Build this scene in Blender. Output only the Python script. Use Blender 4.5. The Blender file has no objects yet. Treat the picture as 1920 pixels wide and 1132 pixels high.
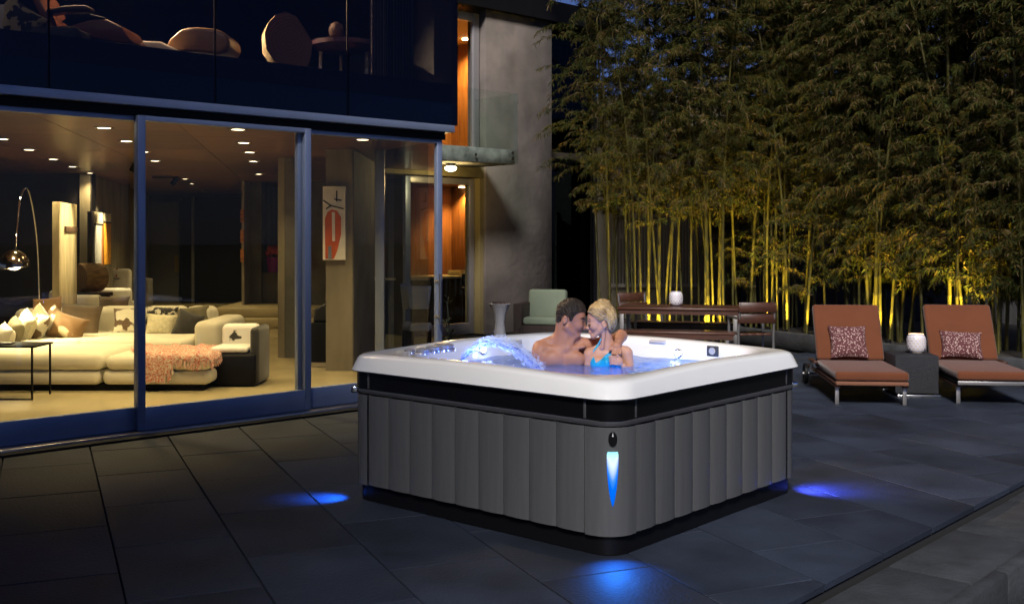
import bpy, bmesh, math, random
import numpy as np
from mathutils import Vector, Matrix, noise

R = math.radians
PI = math.pi
random.seed(7)
rng = np.random.default_rng(7)
S = bpy.context.scene
C = bpy.context.collection

# ------------------------------------------------------------------ camera
CAMH, F, HZ = 1.73, 2050.0, 445.0
cam_d = bpy.data.cameras.new('camera'); cam = bpy.data.objects.new('camera', cam_d); C.objects.link(cam)
cam.location = (0, 0, CAMH); cam.rotation_euler = (R(90), 0, 0)
cam_d.sensor_width = 36; cam_d.lens = 36 * F / 1920; cam_d.shift_y = -(566 - HZ) / 1920
cam_d.clip_start = .05; cam_d.clip_end = 2000
S.camera = cam

# ------------------------------------------------------------------ night sky and the soft moon-like key
SUN_EL, SUN_AZ = R(40), math.atan2(-.14, -.99)     # azimuth of the source measured from +Y towards +X
w = bpy.data.worlds.new('World'); S.world = w; w.use_nodes = True
nt = w.node_tree; nt.nodes.clear()
sky = nt.nodes.new('ShaderNodeTexSky'); sky.sky_type = 'NISHITA'; sky.sun_disc = False
sky.sun_elevation = SUN_EL; sky.sun_rotation = SUN_AZ; sky.air_density = 1.0; sky.dust_density = .3; sky.ozone_density = 4
tint = nt.nodes.new('ShaderNodeMix'); tint.data_type = 'RGBA'; tint.blend_type = 'MULTIPLY'; tint.inputs[0].default_value = 1
tint.inputs[7].default_value = (.56, .60, 1, 1)
bg = nt.nodes.new('ShaderNodeBackground'); bg.inputs[1].default_value = .036
wo = nt.nodes.new('ShaderNodeOutputWorld')
nt.links.new(sky.outputs[0], tint.inputs[6]); nt.links.new(tint.outputs[2], bg.inputs[0]); nt.links.new(bg.outputs[0], wo.inputs[0])
sd = bpy.data.lights.new('moon', 'SUN'); sd.energy = 4.1; sd.angle = R(12); sd.color = (1, .965, .92)
so = bpy.data.objects.new('moon', sd); C.objects.link(so)
sdir = Vector((math.sin(SUN_AZ) * math.cos(SUN_EL), math.cos(SUN_AZ) * math.cos(SUN_EL), math.sin(SUN_EL)))
so.rotation_euler = (-sdir).to_track_quat('-Z', 'Y').to_euler(); so.location = sdir * 30
S.view_settings.view_transform = 'Standard'; S.view_settings.look = 'None'
S.view_settings.gamma = 1; S.view_settings.use_curve_mapping = False; S.view_settings.exposure = .35
S.render.engine = 'CYCLES'
S.cycles.use_denoising = True
S.cycles.max_bounces = 6; S.cycles.diffuse_bounces = 2; S.cycles.glossy_bounces = 2; S.cycles.transparent_max_bounces = 10
S.cycles.use_adaptive_sampling = True; S.cycles.adaptive_threshold = .03
S.cycles.transmission_bounces = 5; S.cycles.caustics_reflective = False; S.cycles.caustics_refractive = False
S.cycles.sample_clamp_indirect = 4

# ------------------------------------------------------------------ helpers
def gp(px, py, z=0.0):
    Y = F * (CAMH - z) / (py - HZ); return Vector(((px - 960) / F * Y, Y, z))
def at(px, py, Y): return Vector(((px - 960) / F * Y, Y, CAMH - (py - HZ) * Y / F))
def lin(c): return tuple((x / 12.92 if x <= .04045 else ((x + .055) / 1.055) ** 2.4) for x in c)
def hexc(r, g, b): return lin((r / 255, g / 255, b / 255))

class Frame:                       # a vertical plane: origin, direction along it, inward normal
    def __init__(s, o, e):
        s.o = Vector((o[0], o[1], 0)); e = Vector((e[0], e[1], 0)).normalized(); s.e = e; s.n = Vector((-e.y, e.x, 0))
        s.ang = math.atan2(e.y, e.x)
    def P(s, a, d, z): return s.o + s.e * a + s.n * d + Vector((0, 0, z))
    def at(s, px, d=0):
        k = (px - 960) / F; o = s.o + s.n * d
        return (k * o.y - o.x) / (s.e.x - k * s.e.y)
    def hit(s, px, py, d=0):
        a = s.at(px, d); p = s.P(a, d, 0); return a, CAMH - (py - HZ) * p.y / F

_m = {}
def mat(name, col, rough=.6, metal=0, spec=.5, var=0, vscale=4, bump=0, bscale=25, coat=0, emit=None, estr=0, rand=0, stretch=None, col2=None, sheen=0, detail=5):
    if name in _m: return _m[name]
    m = bpy.data.materials.new(name); m.use_nodes = True; t = m.node_tree; N = t.nodes; L = t.links
    b = N['Principled BSDF']; b.inputs['Base Color'].default_value = (*col, 1)
    b.inputs['Roughness'].default_value = rough; b.inputs['Metallic'].default_value = metal
    b.inputs['Specular IOR Level'].default_value = spec; b.inputs['Coat Weight'].default_value = coat
    if sheen: b.inputs['Sheen Weight'].default_value = sheen
    if emit: b.inputs['Emission Color'].default_value = (*emit, 1); b.inputs['Emission Strength'].default_value = estr
    vec = None
    if var or bump or col2:
        tc = N.new('ShaderNodeTexCoord'); mp = N.new('ShaderNodeMapping'); L.new(tc.outputs['Object'], mp.inputs[0]); vec = mp.outputs[0]
        if stretch: mp.inputs['Scale'].default_value = stretch
        if rand:
            oi0 = N.new('ShaderNodeObjectInfo'); sc = N.new('ShaderNodeVectorMath'); sc.operation = 'SCALE'; sc.inputs[0].default_value = (7.1, 3.3, 5.7)
            L.new(oi0.outputs['Random'], sc.inputs['Scale']); L.new(sc.outputs[0], mp.inputs['Location'])
    cur = None
    if var or col2:
        n = N.new('ShaderNodeTexNoise'); n.inputs['Scale'].default_value = vscale; n.inputs['Detail'].default_value = detail; L.new(vec, n.inputs[0])
        r = N.new('ShaderNodeValToRGB'); r.color_ramp.elements[0].position = .32; r.color_ramp.elements[1].position = .68
        c0 = col if col2 else tuple(x * (1 - var) for x in col); c1 = col2 or tuple(min(1, x * (1 + var)) for x in col)
        r.color_ramp.elements[0].color = (*c0, 1); r.color_ramp.elements[1].color = (*c1, 1)
        L.new(n.outputs[0], r.inputs[0]); cur = r.outputs[0]
    if rand:
        oi = N.new('ShaderNodeObjectInfo'); mr = N.new('ShaderNodeMapRange'); mr.inputs[3].default_value = 1 - rand; mr.inputs[4].default_value = 1 + rand
        L.new(oi.outputs['Random'], mr.inputs[0])
        hs = N.new('ShaderNodeHueSaturation'); L.new(mr.outputs[0], hs.inputs['Value'])
        if cur: L.new(cur, hs.inputs['Color'])
        else: hs.inputs['Color'].default_value = (*col, 1)
        cur = hs.outputs[0]
    if cur: L.new(cur, b.inputs['Base Color'])
    if bump:
        n2 = N.new('ShaderNodeTexNoise'); n2.inputs['Scale'].default_value = bscale; n2.inputs['Detail'].default_value = 6; L.new(vec, n2.inputs[0])
        bp = N.new('ShaderNodeBump'); bp.inputs['Strength'].default_value = bump; bp.inputs['Distance'].default_value = .02
        L.new(n2.outputs[0], bp.inputs['Height']); L.new(bp.outputs[0], b.inputs['Normal'])
    _m[name] = m; return m

def emis(name, col, s):
    if name in _m: return _m[name]
    m = bpy.data.materials.new(name); m.use_nodes = True; t = m.node_tree; t.nodes.clear()
    e = t.nodes.new('ShaderNodeEmission'); e.inputs[0].default_value = (*col, 1); e.inputs[1].default_value = s
    o = t.nodes.new('ShaderNodeOutputMaterial'); t.links.new(e.outputs[0], o.inputs[0]); _m[name] = m; return m

def glass(name, trans, ior=1.5, rough=.0, refl=(1, 1, 1)):
    if name in _m: return _m[name]
    m = bpy.data.materials.new(name); m.use_nodes = True; t = m.node_tree; t.nodes.clear(); N = t.nodes; L = t.links
    r0 = ((ior - 1) / (ior + 1)) ** 2
    lw = N.new('ShaderNodeLayerWeight'); lw.inputs[0].default_value = .5; pw = N.new('ShaderNodeMath'); pw.operation = 'POWER'; pw.inputs[1].default_value = 5
    fr = N.new('ShaderNodeMapRange'); fr.inputs[3].default_value = r0; L.new(lw.outputs['Facing'], pw.inputs[0]); L.new(pw.outputs[0], fr.inputs[0])
    tr = N.new('ShaderNodeBsdfTransparent'); tr.inputs[0].default_value = (*trans, 1)
    gl = N.new('ShaderNodeBsdfGlossy'); gl.inputs['Roughness'].default_value = rough; gl.inputs[0].default_value = (*refl, 1)
    mx = N.new('ShaderNodeMixShader'); o = N.new('ShaderNodeOutputMaterial')
    L.new(fr.outputs[0], mx.inputs[0]); L.new(tr.outputs[0], mx.inputs[1]); L.new(gl.outputs[0], mx.inputs[2]); L.new(mx.outputs[0], o.inputs[0])
    _m[name] = m; return m

class MB:
    def __init__(s): s.v = []; s.f = []
    def mark(s): return len(s.v)
    def xf(s, i, M):
        for k in range(i, len(s.v)): s.v[k] = M @ Vector(s.v[k])
        return s
    def box(s, c, d, rz=0, M=None):
        i = len(s.v); x, y, z = d[0] / 2, d[1] / 2, d[2] / 2
        for a in ((-x, -y, -z), (x, -y, -z), (x, y, -z), (-x, y, -z), (-x, -y, z), (x, -y, z), (x, y, z), (-x, y, z)): s.v.append(Vector(a))
        for q in ((0, 3, 2, 1), (4, 5, 6, 7), (0, 1, 5, 4), (1, 2, 6, 5), (2, 3, 7, 6), (3, 0, 4, 7)): s.f.append(tuple(i + k for k in q))
        T = Matrix.Translation(Vector(c)) @ Matrix.Rotation(rz, 4, 'Z')
        if M is not None: T = T @ M
        return s.xf(i, T)
    def fbox(s, fr, a0, a1, d0, d1, z0, z1):          # box in a Frame
        return s.box(fr.P((a0 + a1) / 2, (d0 + d1) / 2, (z0 + z1) / 2), (abs(a1 - a0), abs(d1 - d0), abs(z1 - z0)), fr.ang)
    def tube(s, pts, r, n=8, cap=True):
        pts = [Vector(p) for p in pts]; i = len(s.v)
        rs = r if isinstance(r, (list, tuple)) else [r] * len(pts)
        up = None
        for k, p in enumerate(pts):
            t = (pts[min(k + 1, len(pts) - 1)] - pts[max(k - 1, 0)]).normalized()
            if up is None:
                up = Vector((0, 0, 1)) if abs(t.z) < .9 else Vector((1, 0, 0))
            a = t.cross(up).normalized(); b = a.cross(t).normalized(); up = b
            for j in range(n):
                q = 2 * PI * j / n; s.v.append(p + (a * math.cos(q) + b * math.sin(q)) * rs[k])
        for k in range(len(pts) - 1):
            for j in range(n):
                s.f.append((i + k * n + j, i + k * n + (j + 1) % n, i + (k + 1) * n + (j + 1) % n, i + (k + 1) * n + j))
        if cap:
            s.f.append(tuple(i + j for j in range(n))[::-1]); e = i + (len(pts) - 1) * n; s.f.append(tuple(e + j for j in range(n)))
        return s
    def lathe(s, c, prof, n=24, cap=(True, True), M=None):
        i = len(s.v)
        for (r, z) in prof:
            for j in range(n):
                q = 2 * PI * j / n; s.v.append(Vector((r * math.cos(q), r * math.sin(q), z)))
        for k in range(len(prof) - 1):
            for j in range(n): s.f.append((i + k * n + j, i + k * n + (j + 1) % n, i + (k + 1) * n + (j + 1) % n, i + (k + 1) * n + j))
        if cap[0]: s.f.append(tuple(i + j for j in range(n))[::-1])
        if cap[1]: e = i + (len(prof) - 1) * n; s.f.append(tuple(e + j for j in range(n)))
        T = Matrix.Translation(Vector(c));
        if M is not None: T = T @ M
        return s.xf(i, T)
    def extrude(s, poly, vec):                         # poly: list of 3D points (planar), extruded by vec
        i = len(s.v); n = len(poly); vec = Vector(vec)
        for p in poly: s.v.append(Vector(p))
        for p in poly: s.v.append(Vector(p) + vec)
        s.f.append(tuple(range(i, i + n))); s.f.append(tuple(range(i + 2 * n - 1, i + n - 1, -1)))
        for k in range(n): s.f.append((i + k, i + n + k, i + n + (k + 1) % n, i + (k + 1) % n))
        return s
    def grid(s, fn, nu, nv, closed_u=False):
        i = len(s.v); mu = nu if closed_u else nu + 1
        for b in range(nv + 1):
            for a in range(mu): s.v.append(Vector(fn(a / nu, b / nv)))
        for b in range(nv):
            for a in range(nu):
                a1 = (a + 1) % mu; s.f.append((i + b * mu + a, i + b * mu + a1, i + (b + 1) * mu + a1, i + (b + 1) * mu + a))
        return s
    def ball(s, c, r, n=12, m=8, M=None):
        rr = r if isinstance(r, (tuple, list)) else (r, r, r); i = len(s.v)
        s.grid(lambda u, v: (rr[0] * math.cos(2 * PI * u) * math.sin(PI * (.002 + .996 * v)), rr[1] * math.sin(2 * PI * u) * math.sin(PI * (.002 + .996 * v)), -rr[2] * math.cos(PI * v)), n, m, True)
        T = Matrix.Translation(Vector(c))
        if M is not None: T = T @ M
        return s.xf(i, T)
    def pillow(s, c, wd, ht, th, M, nu=14):            # puffy square cushion with pointed corners; local x width, z height, y thickness
        i = len(s.v)
        for sg in (1, -1):
            def fn(u, v):
                a, b = 2 * u - 1, 2 * v - 1
                e = (max(0, 1 - abs(a) ** 2.6) * max(0, 1 - abs(b) ** 2.6)) ** .5
                pin = 1 - .09 * (1 - a * a) * abs(b) ** 3; pin2 = 1 - .09 * (1 - b * b) * abs(a) ** 3
                wr = .035 * th * math.sin(a * 7 + b * 4 + c[0] * 9) * e
                return (a * wd / 2 * pin2, sg * (th / 2 * e + wr), b * ht / 2 * pin)
            s.grid(fn, nu, nu)
        return s.xf(i, Matrix.Translation(Vector(c)) @ M)
    def build(s, name, m, parent=None, smooth=None, bevel=0, seg=2, origin=None):
        me = bpy.data.meshes.new(name); loc = Vector((0, 0, 0))
        if parent is not None:
            p = parent
            while p is not None: loc = loc + Vector(p.location); p = p.parent
        else:
            if origin is not None: loc = Vector(origin)
            else:
                mn = [min(q[k] for q in s.v) for k in range(3)]; mx = [max(q[k] for q in s.v) for k in range(3)]
                loc = Vector(((mn[0] + mx[0]) / 2, (mn[1] + mx[1]) / 2, mn[2]))
        me.from_pydata([tuple(Vector(q) - loc) for q in s.v], [], s.f)
        if bevel:
            bm = bmesh.new(); bm.from_mesh(me); bmesh.ops.remove_doubles(bm, verts=bm.verts, dist=1e-5)
            ed = [e for e in bm.edges if len(e.link_faces) == 2 and e.calc_face_angle(0) > R(25)]
            bmesh.ops.bevel(bm, geom=ed, offset=bevel, segments=seg, affect='EDGES', profile=.5, clamp_overlap=True); bm.to_mesh(me); bm.free()
        if smooth is not None or bevel:
            me.shade_smooth()
            me.set_sharp_from_angle(angle=R(smooth if smooth is not None else 50))
        o = bpy.data.objects.new(name, me); C.objects.link(o)
        if m is not None: me.materials.append(m)
        o.parent = parent
        if parent is None: o.location = loc
        return o

def tag(o, label=None, cat=None, group=None, kind=None):
    if label: o['label'] = label
    if cat: o['category'] = cat
    if group: o['group'] = group
    if kind: o['kind'] = kind
    return o
def thing(name, label, cat, loc, group=None):
    o = bpy.data.objects.new(name, None); C.objects.link(o); o.location = loc; o.empty_display_size = .1
    return tag(o, label, cat, group)
def copy_tree(o, parent=None):
    c = o.copy(); C.objects.link(c); c.parent = parent
    for ch in list(o.children): copy_tree(ch, c)
    return c
def lamp(name, kind, loc, energy, col, parent=None, size=.05, spot=None, aim=None, blend=.6):
    d = bpy.data.lights.new(name, kind); d.energy = energy; d.color = col
    d.shadow_soft_size = size
    if kind == 'SPOT': d.spot_size = R(spot); d.spot_blend = blend
    o = bpy.data.objects.new(name, d); C.objects.link(o); loc = Vector(loc)
    if aim is not None: o.rotation_euler = (Vector(aim) - loc).to_track_quat('-Z', 'Y').to_euler()
    if parent is not None:
        o.parent = parent; p = parent; off = Vector((0, 0, 0))
        while p is not None: off = off + Vector(p.location); p = p.parent
        loc = loc - off
    o.location = loc; return o
def clip(poly, hps):                                   # clip a 2D polygon by half planes (point, inward normal)
    for (p, n) in hps:
        out = []
        for i in range(len(poly)):
            a, b = poly[i], poly[(i + 1) % len(poly)]
            da = (a[0] - p[0]) * n[0] + (a[1] - p[1]) * n[1]; db = (b[0] - p[0]) * n[0] + (b[1] - p[1]) * n[1]
            if da >= 0: out.append(a)
            if (da >= 0) != (db >= 0):
                t = da / (da - db); out.append((a[0] + (b[0] - a[0]) * t, a[1] + (b[1] - a[1]) * t))
        poly = out
        if len(poly) < 3: return []
    return poly
def area(p): return abs(sum(p[i][0] * p[(i + 1) % len(p)][1] - p[(i + 1) % len(p)][0] * p[i][1] for i in range(len(p)))) / 2

FA = Frame((-4.14, 8.85), (.729, .684))                # glass facade of the house
TW = Frame((-.83, 19.3), (.72, .69))                   # face of the concrete wing
CEIL = 2.87

# ------------------------------------------------------------------ materials
M_paver = mat('slate paver', (.018, .0235, .038), .62, 0, .35, var=.38, vscale=1.7, bump=.3, bscale=55, rand=.22)
M_grout = mat('dark grout', (.008, .008, .009), .95)
M_soil = mat('dark soil', (.018, .014, .010), .95, var=.4, vscale=8, bump=.6, bscale=12)
M_lawn = mat('night lawn', (.016, .022, .012), .95, var=.4, vscale=5, bump=.5, bscale=30)
M_edge = mat('rough edging stone', (.019, .021, .025), .9, var=.35, vscale=5, bump=.5, bscale=35, rand=.15)
M_frame = mat('blue grey anodised aluminium', (.26, .31, .44), .40, .35, .5, var=.05, vscale=3, bump=.02)
M_track = mat('brushed steel track', (.42, .40, .38), .3, 1, var=.1, vscale=6)
M_black = mat('matt black lacquer', (.005, .005, .006), .55, 0, .15)
M_glass = glass('clear door glass', (.93, .94, .93), 1.45)
M_dark_glass = glass('smoked upper glass', (.52, .50, .52), 1.36, refl=(.6, .7, 1))
M_rail_glass = glass('green balustrade glass', (.93, .97, .95), 1.45)
M_spandrel = mat('navy spandrel panel', (.002, .004, .016), .3, 0, .4)
M_spandrel_refl = mat('navy spandrel with painted reflection', (.010, .042, .105), .3, 0, .4)  # lighter teal paints the glass reflection along the lower spandrel boards
M_conc_dark = mat('mauve brown cast concrete', (.138, .114, .100), .85, var=.30, vscale=1.6, bump=.35, bscale=9, detail=9)
M_conc = mat('warm board marked concrete', (.22, .19, .135), .8, var=.30, vscale=2.5, bump=.2, bscale=14, stretch=(1, 1, .25))
M_conc_grey = mat('grey interior concrete', (.13, .125, .115), .8, var=.25, vscale=2, bump=.2, bscale=14)
M_floor = mat('polished cream concrete floor', (.42, .35, .20), .2, 0, .5, var=.14, vscale=1.2)
M_ply = mat('reddish veneer ceiling panel', (.150, .078, .056), .28, 0, .4, var=.32, vscale=2.4, stretch=(.5, 5, 1), rand=.28)
M_dwall = mat('dark stained interior wall', (.016, .014, .016), .6, var=.2)
M_orange = mat('orange cedar wall', (.25, .098, .032), .5, var=.3, vscale=4, stretch=(6, 6, .4))
M_steel = mat('stainless steel', (.62, .60, .58), .25, 1)
M_chrome = mat('chrome', (.8, .8, .82), .08, 1)
M_white = mat('white fabric', (.66, .63, .54), .9, 0, .2, var=.06, vscale=6, bump=.12, bscale=90)

# ------------------------------------------------------------------ ground and terrace
g = MB(); g.v = [Vector(p) for p in ((-300, -300, -.36), (300, -300, -.36), (300, 300, -.36), (-300, 300, -.36))]; g.f = [(0, 1, 2, 3)]
tag(g.build('ground', M_lawn), kind='structure')

EDG = Frame((1.29, 5.16), (.666, .746))                # outer edge of the terrace; normal n points to the terrace
tr = MB(); tr.extrude([Vector((p[0], p[1], -.34)) for p in
     [EDG.P(-9, 0.012, 0)[:2], EDG.P(9, 0.012, 0)[:2], (9.5, 22), (-1, 26), (-6, 22), (-14, 3), (-9, -4)]], (0, 0, .31))
terrace = tag(tr.build('terrace', M_grout), kind='structure')
d1 = Vector((-.396, .918)); n1 = Vector((.918, .396)); W1, L1 = .645, 1.0
hp_edge = ((EDG.o.x, EDG.o.y), (EDG.n.x, EDG.n.y))
fo = FA.P(0, -.30, 0); hp_fac = ((fo.x, fo.y), (-FA.n.x, -FA.n.y))
PLA = Frame((4.07, 17.2), (2.13, -4.2))                # front of the bamboo planter, runs towards the right foreground
if PLA.n.y < 0: PLA.n = -PLA.n
full_mesh = None; npav = 0
def paver_mesh(poly, bottom=-.035, top=0., ch=.0025):
    n = len(poly); cx = sum(p[0] for p in poly) / n; cy = sum(p[1] for p in poly) / n
    b = MB(); ins = []
    for p in poly:
        dx, dy = p[0] - cx, p[1] - cy; l = math.hypot(dx, dy); k = (l - ch * 1.4) / l
        ins.append((cx + dx * k, cy + dy * k))
    for p in poly: b.v.append(Vector((p[0], p[1], bottom)))
    for p in poly: b.v.append(Vector((p[0], p[1], top - ch)))
    for p in ins: b.v.append(Vector((p[0], p[1], top)))
    b.f.append(tuple(range(2 * n, 3 * n)))
    for k in range(n):
        k2 = (k + 1) % n; b.f.append((k, k2, n + k2, n + k)); b.f.append((n + k, n + k2, 2 * n + k2, 2 * n + k))
    return b
for k in range(-6, 22):
    o0 = .375 + W1 * k; ph = 0.0 if k % 2 else .48
    for j in range(2, 22):
        a0 = j * L1 + ph; gpx = .005
        loc4 = [(o0 + gpx, a0 + gpx), (o0 + W1 - gpx, a0 + gpx), (o0 + W1 - gpx, a0 + L1 - gpx), (o0 + gpx, a0 + L1 - gpx)]
        quad = [(n1.x * u + d1.x * v, n1.y * u + d1.y * v) for (u, v) in loc4]
        cxy = (sum(q[0] for q in quad) / 4, sum(q[1] for q in quad) / 4)
        if cxy[1] < 3.9: continue
        if not any(-160 < 960 + F * q[0] / q[1] < 2080 for q in quad): continue
        if any(q[1] < .5 for q in quad): continue
        if max(q[1] for q in quad) > 19.4: continue
        if min(445 + F * CAMH / q[1] for q in quad) > 1175: continue
        if (Vector((cxy[0], cxy[1], 0)) - PLA.o).dot(PLA.n) > .6: continue
        poly = clip(quad, [hp_edge, hp_fac])
        if len(poly) < 3 or area(poly) < .01: continue
        dz = random.uniform(-.0012, .0012)
        if abs(area(poly) - area(quad)) < 1e-6:
            if full_mesh is None:
                q0 = [(q[0] - cxy[0], q[1] - cxy[1]) for q in quad]
                full_mesh = paver_mesh(q0).build('paver', M_paver, None, origin=(0, 0, 0)); ob = full_mesh
            else:
                ob = full_mesh.copy(); C.objects.link(ob)
            ob.parent = terrace; ob.location = Vector((cxy[0], cxy[1], dz)) - terrace.location
        else:
            b = paver_mesh(poly); b.xf(0, Matrix.Translation((0, 0, dz))); b.build('paver', M_paver, terrace)
        npav += 1
# lower edging band and its kerb stones
bandn = -EDG.n
for k in range(-3, 8):
    a0 = k * 1.0 + .13
    b = MB(); b.extrude([EDG.P(a0 + .004, -.02, -.30), EDG.P(a0 + .996, -.02, -.30), EDG.P(a0 + .996, -.47, -.30), EDG.P(a0 + .004, -.47, -.30)][::-1], (0, 0, .235 + random.uniform(-.003, .003)))
    b.build('edging_slab', M_edge, terrace, bevel=.008, seg=1)
    b = MB(); b.extrude([EDG.P(a0 + .304, -.476, -.33), EDG.P(a0 + 1.296, -.476, -.33), EDG.P(a0 + 1.296, -.56, -.33), EDG.P(a0 + .304, -.56, -.33)][::-1], (0, 0, .27 + random.uniform(-.003, .003)))
    b.build('kerb_stone', M_edge, terrace, bevel=.012, seg=1)
# grass beyond the kerb
nb = 9000; pos = np.zeros((nb * 3, 3)); fc = np.arange(nb * 3).reshape(-1, 3)
for i in range(nb):
    p = EDG.P(random.uniform(-2.5, 4.5), -random.uniform(.57, 1.6), -.36)
    a = random.uniform(0, 2 * PI); l = random.uniform(.05, .16); wd = .004
    t = Vector((math.cos(a), math.sin(a), 0)); sd_ = Vector((-t.y, t.x, 0)) * wd
    pos[i * 3] = p - sd_; pos[i * 3 + 1] = p + sd_; pos[i * 3 + 2] = p + t * l * random.uniform(.2, .9) + Vector((0, 0, l))
b = MB(); b.v = [Vector(q) for q in pos]; b.f = [tuple(int(x) for x in q) for q in fc]
tag(b.build('lawn_grass', mat('dry night grass', (.035, .042, .022), .9, var=.4, vscale=6)), 'short dark grass along the kerb in the bottom right corner', 'grass', kind='stuff')

# ------------------------------------------------------------------ the house
house = thing('house', 'modern two storey house with sliding glass front and smoked glass upper floor', 'house', FA.P(0, 0, 0))
S0 = -4.5                                              # left end of the facade, out of frame
S_POST = (FA.at(261), FA.at(567), FA.at(817))
S_END = FA.at(829)
RGT = [FA.P(S_END, .06, 0), Vector((-1.31, 18.9, 0)), Vector((-2.4, 33, 0))]
ROOM = [FA.P(S0, .06, 0)] + RGT + [Vector((-19, 33, 0)), Vector((-15, 8, 0))]
def flat(pts, z): return [Vector((p.x, p.y, z)) for p in pts]
b = MB(); b.extrude(flat(ROOM, -.30), (0, 0, .312)); b.build('floor', M_floor, house)
RUP = [FA.P(S0, .02, 0), FA.P(FA.at(850), .02, 0), FA.P(FA.at(850) - .02, 4.6, 0), FA.P(1.0, 4.9, 0), FA.P(S0, 4.6, 0)]
b = MB(); b.extrude(flat(ROOM, CEIL + .02), (0, 0, .06)); b.build('ceiling_deck', M_black, house)
b = MB(); b.extrude(flat(RUP, 3.22), (0, 0, .17)); b.build('upper_floor', M_dwall, house)
b = MB(); b.extrude(flat(RUP, 5.9), (0, 0, .3)); b.build('upper_ceiling', M_black, house)
b = MB(); b.extrude(flat([RUP[2], RUP[3]] + [RUP[3] + Vector((0, .15, 0)), RUP[2] + Vector((0, .15, 0))], 3.39), (0, 0, 2.6)); b.build('upper_wall', M_dwall, house)
b = MB(); b.extrude(flat([RUP[3], RUP[4]] + [RUP[4] + Vector((0, .15, 0)), RUP[3] + Vector((0, .15, 0))], 3.39), (0, 0, 2.6)); b.build('upper_wall', M_dwall, house)
b = MB(); b.extrude(flat([RUP[4], RUP[0], RUP[0] + Vector((-.1, 0, 0)), RUP[4] + Vector((-.1, 0, 0))], 3.39), (0, 0, 2.6)); b.build('upper_wall', M_dwall, house)
b = MB(); b.extrude(flat([RUP[1] - FA.n * .07, RUP[2], RUP[2] - FA.e * .06, RUP[1] - FA.n * .07 - FA.e * .06], CEIL + .1), (0, 0, 3.0)); b.build('upper_wall', M_dwall, house)
# veneer ceiling panels
sd1 = Vector((-.184, .983)); sn1 = Vector((.983, .184))
hps = []
RM2 = [(p.x, p.y) for p in ROOM]
ccx = sum(p[0] for p in RM2) / len(RM2); ccy = sum(p[1] for p in RM2) / len(RM2)
for i in range(len(RM2)):
    a, c = RM2[i], RM2[(i + 1) % len(RM2)]; n = (-(c[1] - a[1]), c[0] - a[0])
    if (ccx - a[0]) * n[0] + (ccy - a[1]) * n[1] < 0: n = (-n[0], -n[1])
    hps.append((a, n))
for k in range(-12, 10):
    for j in range(2, 15):
        u0, v0 = -2.5 + 1.22 * k, j * 2.44 + (.6 if k % 2 else 0)
        quad = [(sn1.x * u + sd1.x * v, sn1.y * u + sd1.y * v) for (u, v) in ((u0 + .004, v0 + .004), (u0 + 1.216, v0 + .004), (u0 + 1.216, v0 + 2.436), (u0 + .004, v0 + 2.436))]
        poly = clip(quad, hps)
        if len(poly) < 3 or area(poly) < .05: continue
        if not any(p[1] > 1 and -100 < 960 + F * p[0] / p[1] < 1000 for p in poly): continue
        b = MB(); b.extrude([Vector((p[0], p[1], CEIL)) for p in poly], (0, 0, .018)); b.build('ceiling_panel', M_ply, house)
# track, sill and header
b = MB(); b.fbox(FA, S0, S_END + .02, -.29, -.16, -.03, .018); b.build('drain_grating', M_black, house)
b = MB(); b.fbox(FA, S0, S_END + .02, -.16, .10, -.03, .035); b.build('door_track', M_track, house, bevel=.006)
b = MB(); b.fbox(FA, S0, S_END + .10, -.10, .12, 2.88, 2.955); b.build('header_beam', M_frame, house, bevel=.004)
b = MB(); b.fbox(FA, S0, S_END + .02, -.03, .10, 2.80, 2.88); b.build('header_recess', M_black, house)
# sliding doors
def door(a0, a1, d, label, handle=False):
    t = thing('sliding_door', label, 'glass door', FA.P((a0 + a1) / 2, d, .036), 'sliding glass doors of the living room')
    for x0, x1 in ((a0, a0 + .07), (a1 - .07, a1)):
        q = MB(); q.fbox(FA, x0, x1, d, d + .06, .036, 2.80); q.build('stile', M_frame, t, bevel=.004)
    q = MB(); q.fbox(FA, a0 + .07, a1 - .07, d + .002, d + .058, .036, .235); q.build('bottom_rail', M_frame, t, bevel=.004)
    q = MB(); q.fbox(FA, a0 + .07, a1 - .07, d + .002, d + .058, 2.755, 2.80); q.build('top_rail', M_frame, t, bevel=.004)
    q = MB(); q.v = [FA.P(a0 + .07, d + .03, .235), FA.P(a1 - .07, d + .03, .235), FA.P(a1 - .07, d + .03, 2.755), FA.P(a0 + .07, d + .03, 2.755)]; q.f = [(0, 1, 2, 3)]
    q.build('glass_pane', M_glass, t)
    return t
s1, s2, s3 = S_POST
w12 = FA.at(271) - FA.at(250)
door(FA.at(-260), FA.at(270), -.005, 'leftmost sliding glass door in front of the cream sectional sofa')
door(FA.at(252), FA.at(576), -.075, 'sliding glass door between the two blue posts, before the cowhide armchair')
dr = door(FA.at(558), FA.at(829), -.005, 'rightmost sliding glass door with long steel bar handle')
for px, d in ((817.5, -.07), (826, .09)):
    a = FA.at(px); z1, z0 = 1.40, .60
    z1 = CAMH - (513 - HZ) * FA.P(a, 0, 0).y / F; z0 = CAMH - (606 - HZ) * FA.P(a, 0, 0).y / F
    q = MB(); q.tube([FA.P(a, d, z0), FA.P(a, d, z1)], .014, 10)
    for zz in (z0 + .08, z1 - .08): q.tube([FA.P(a, d, zz), FA.P(a, 0.02, zz)], .008, 8)
    q.build('handle', M_steel, dr, smooth=40)
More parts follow.
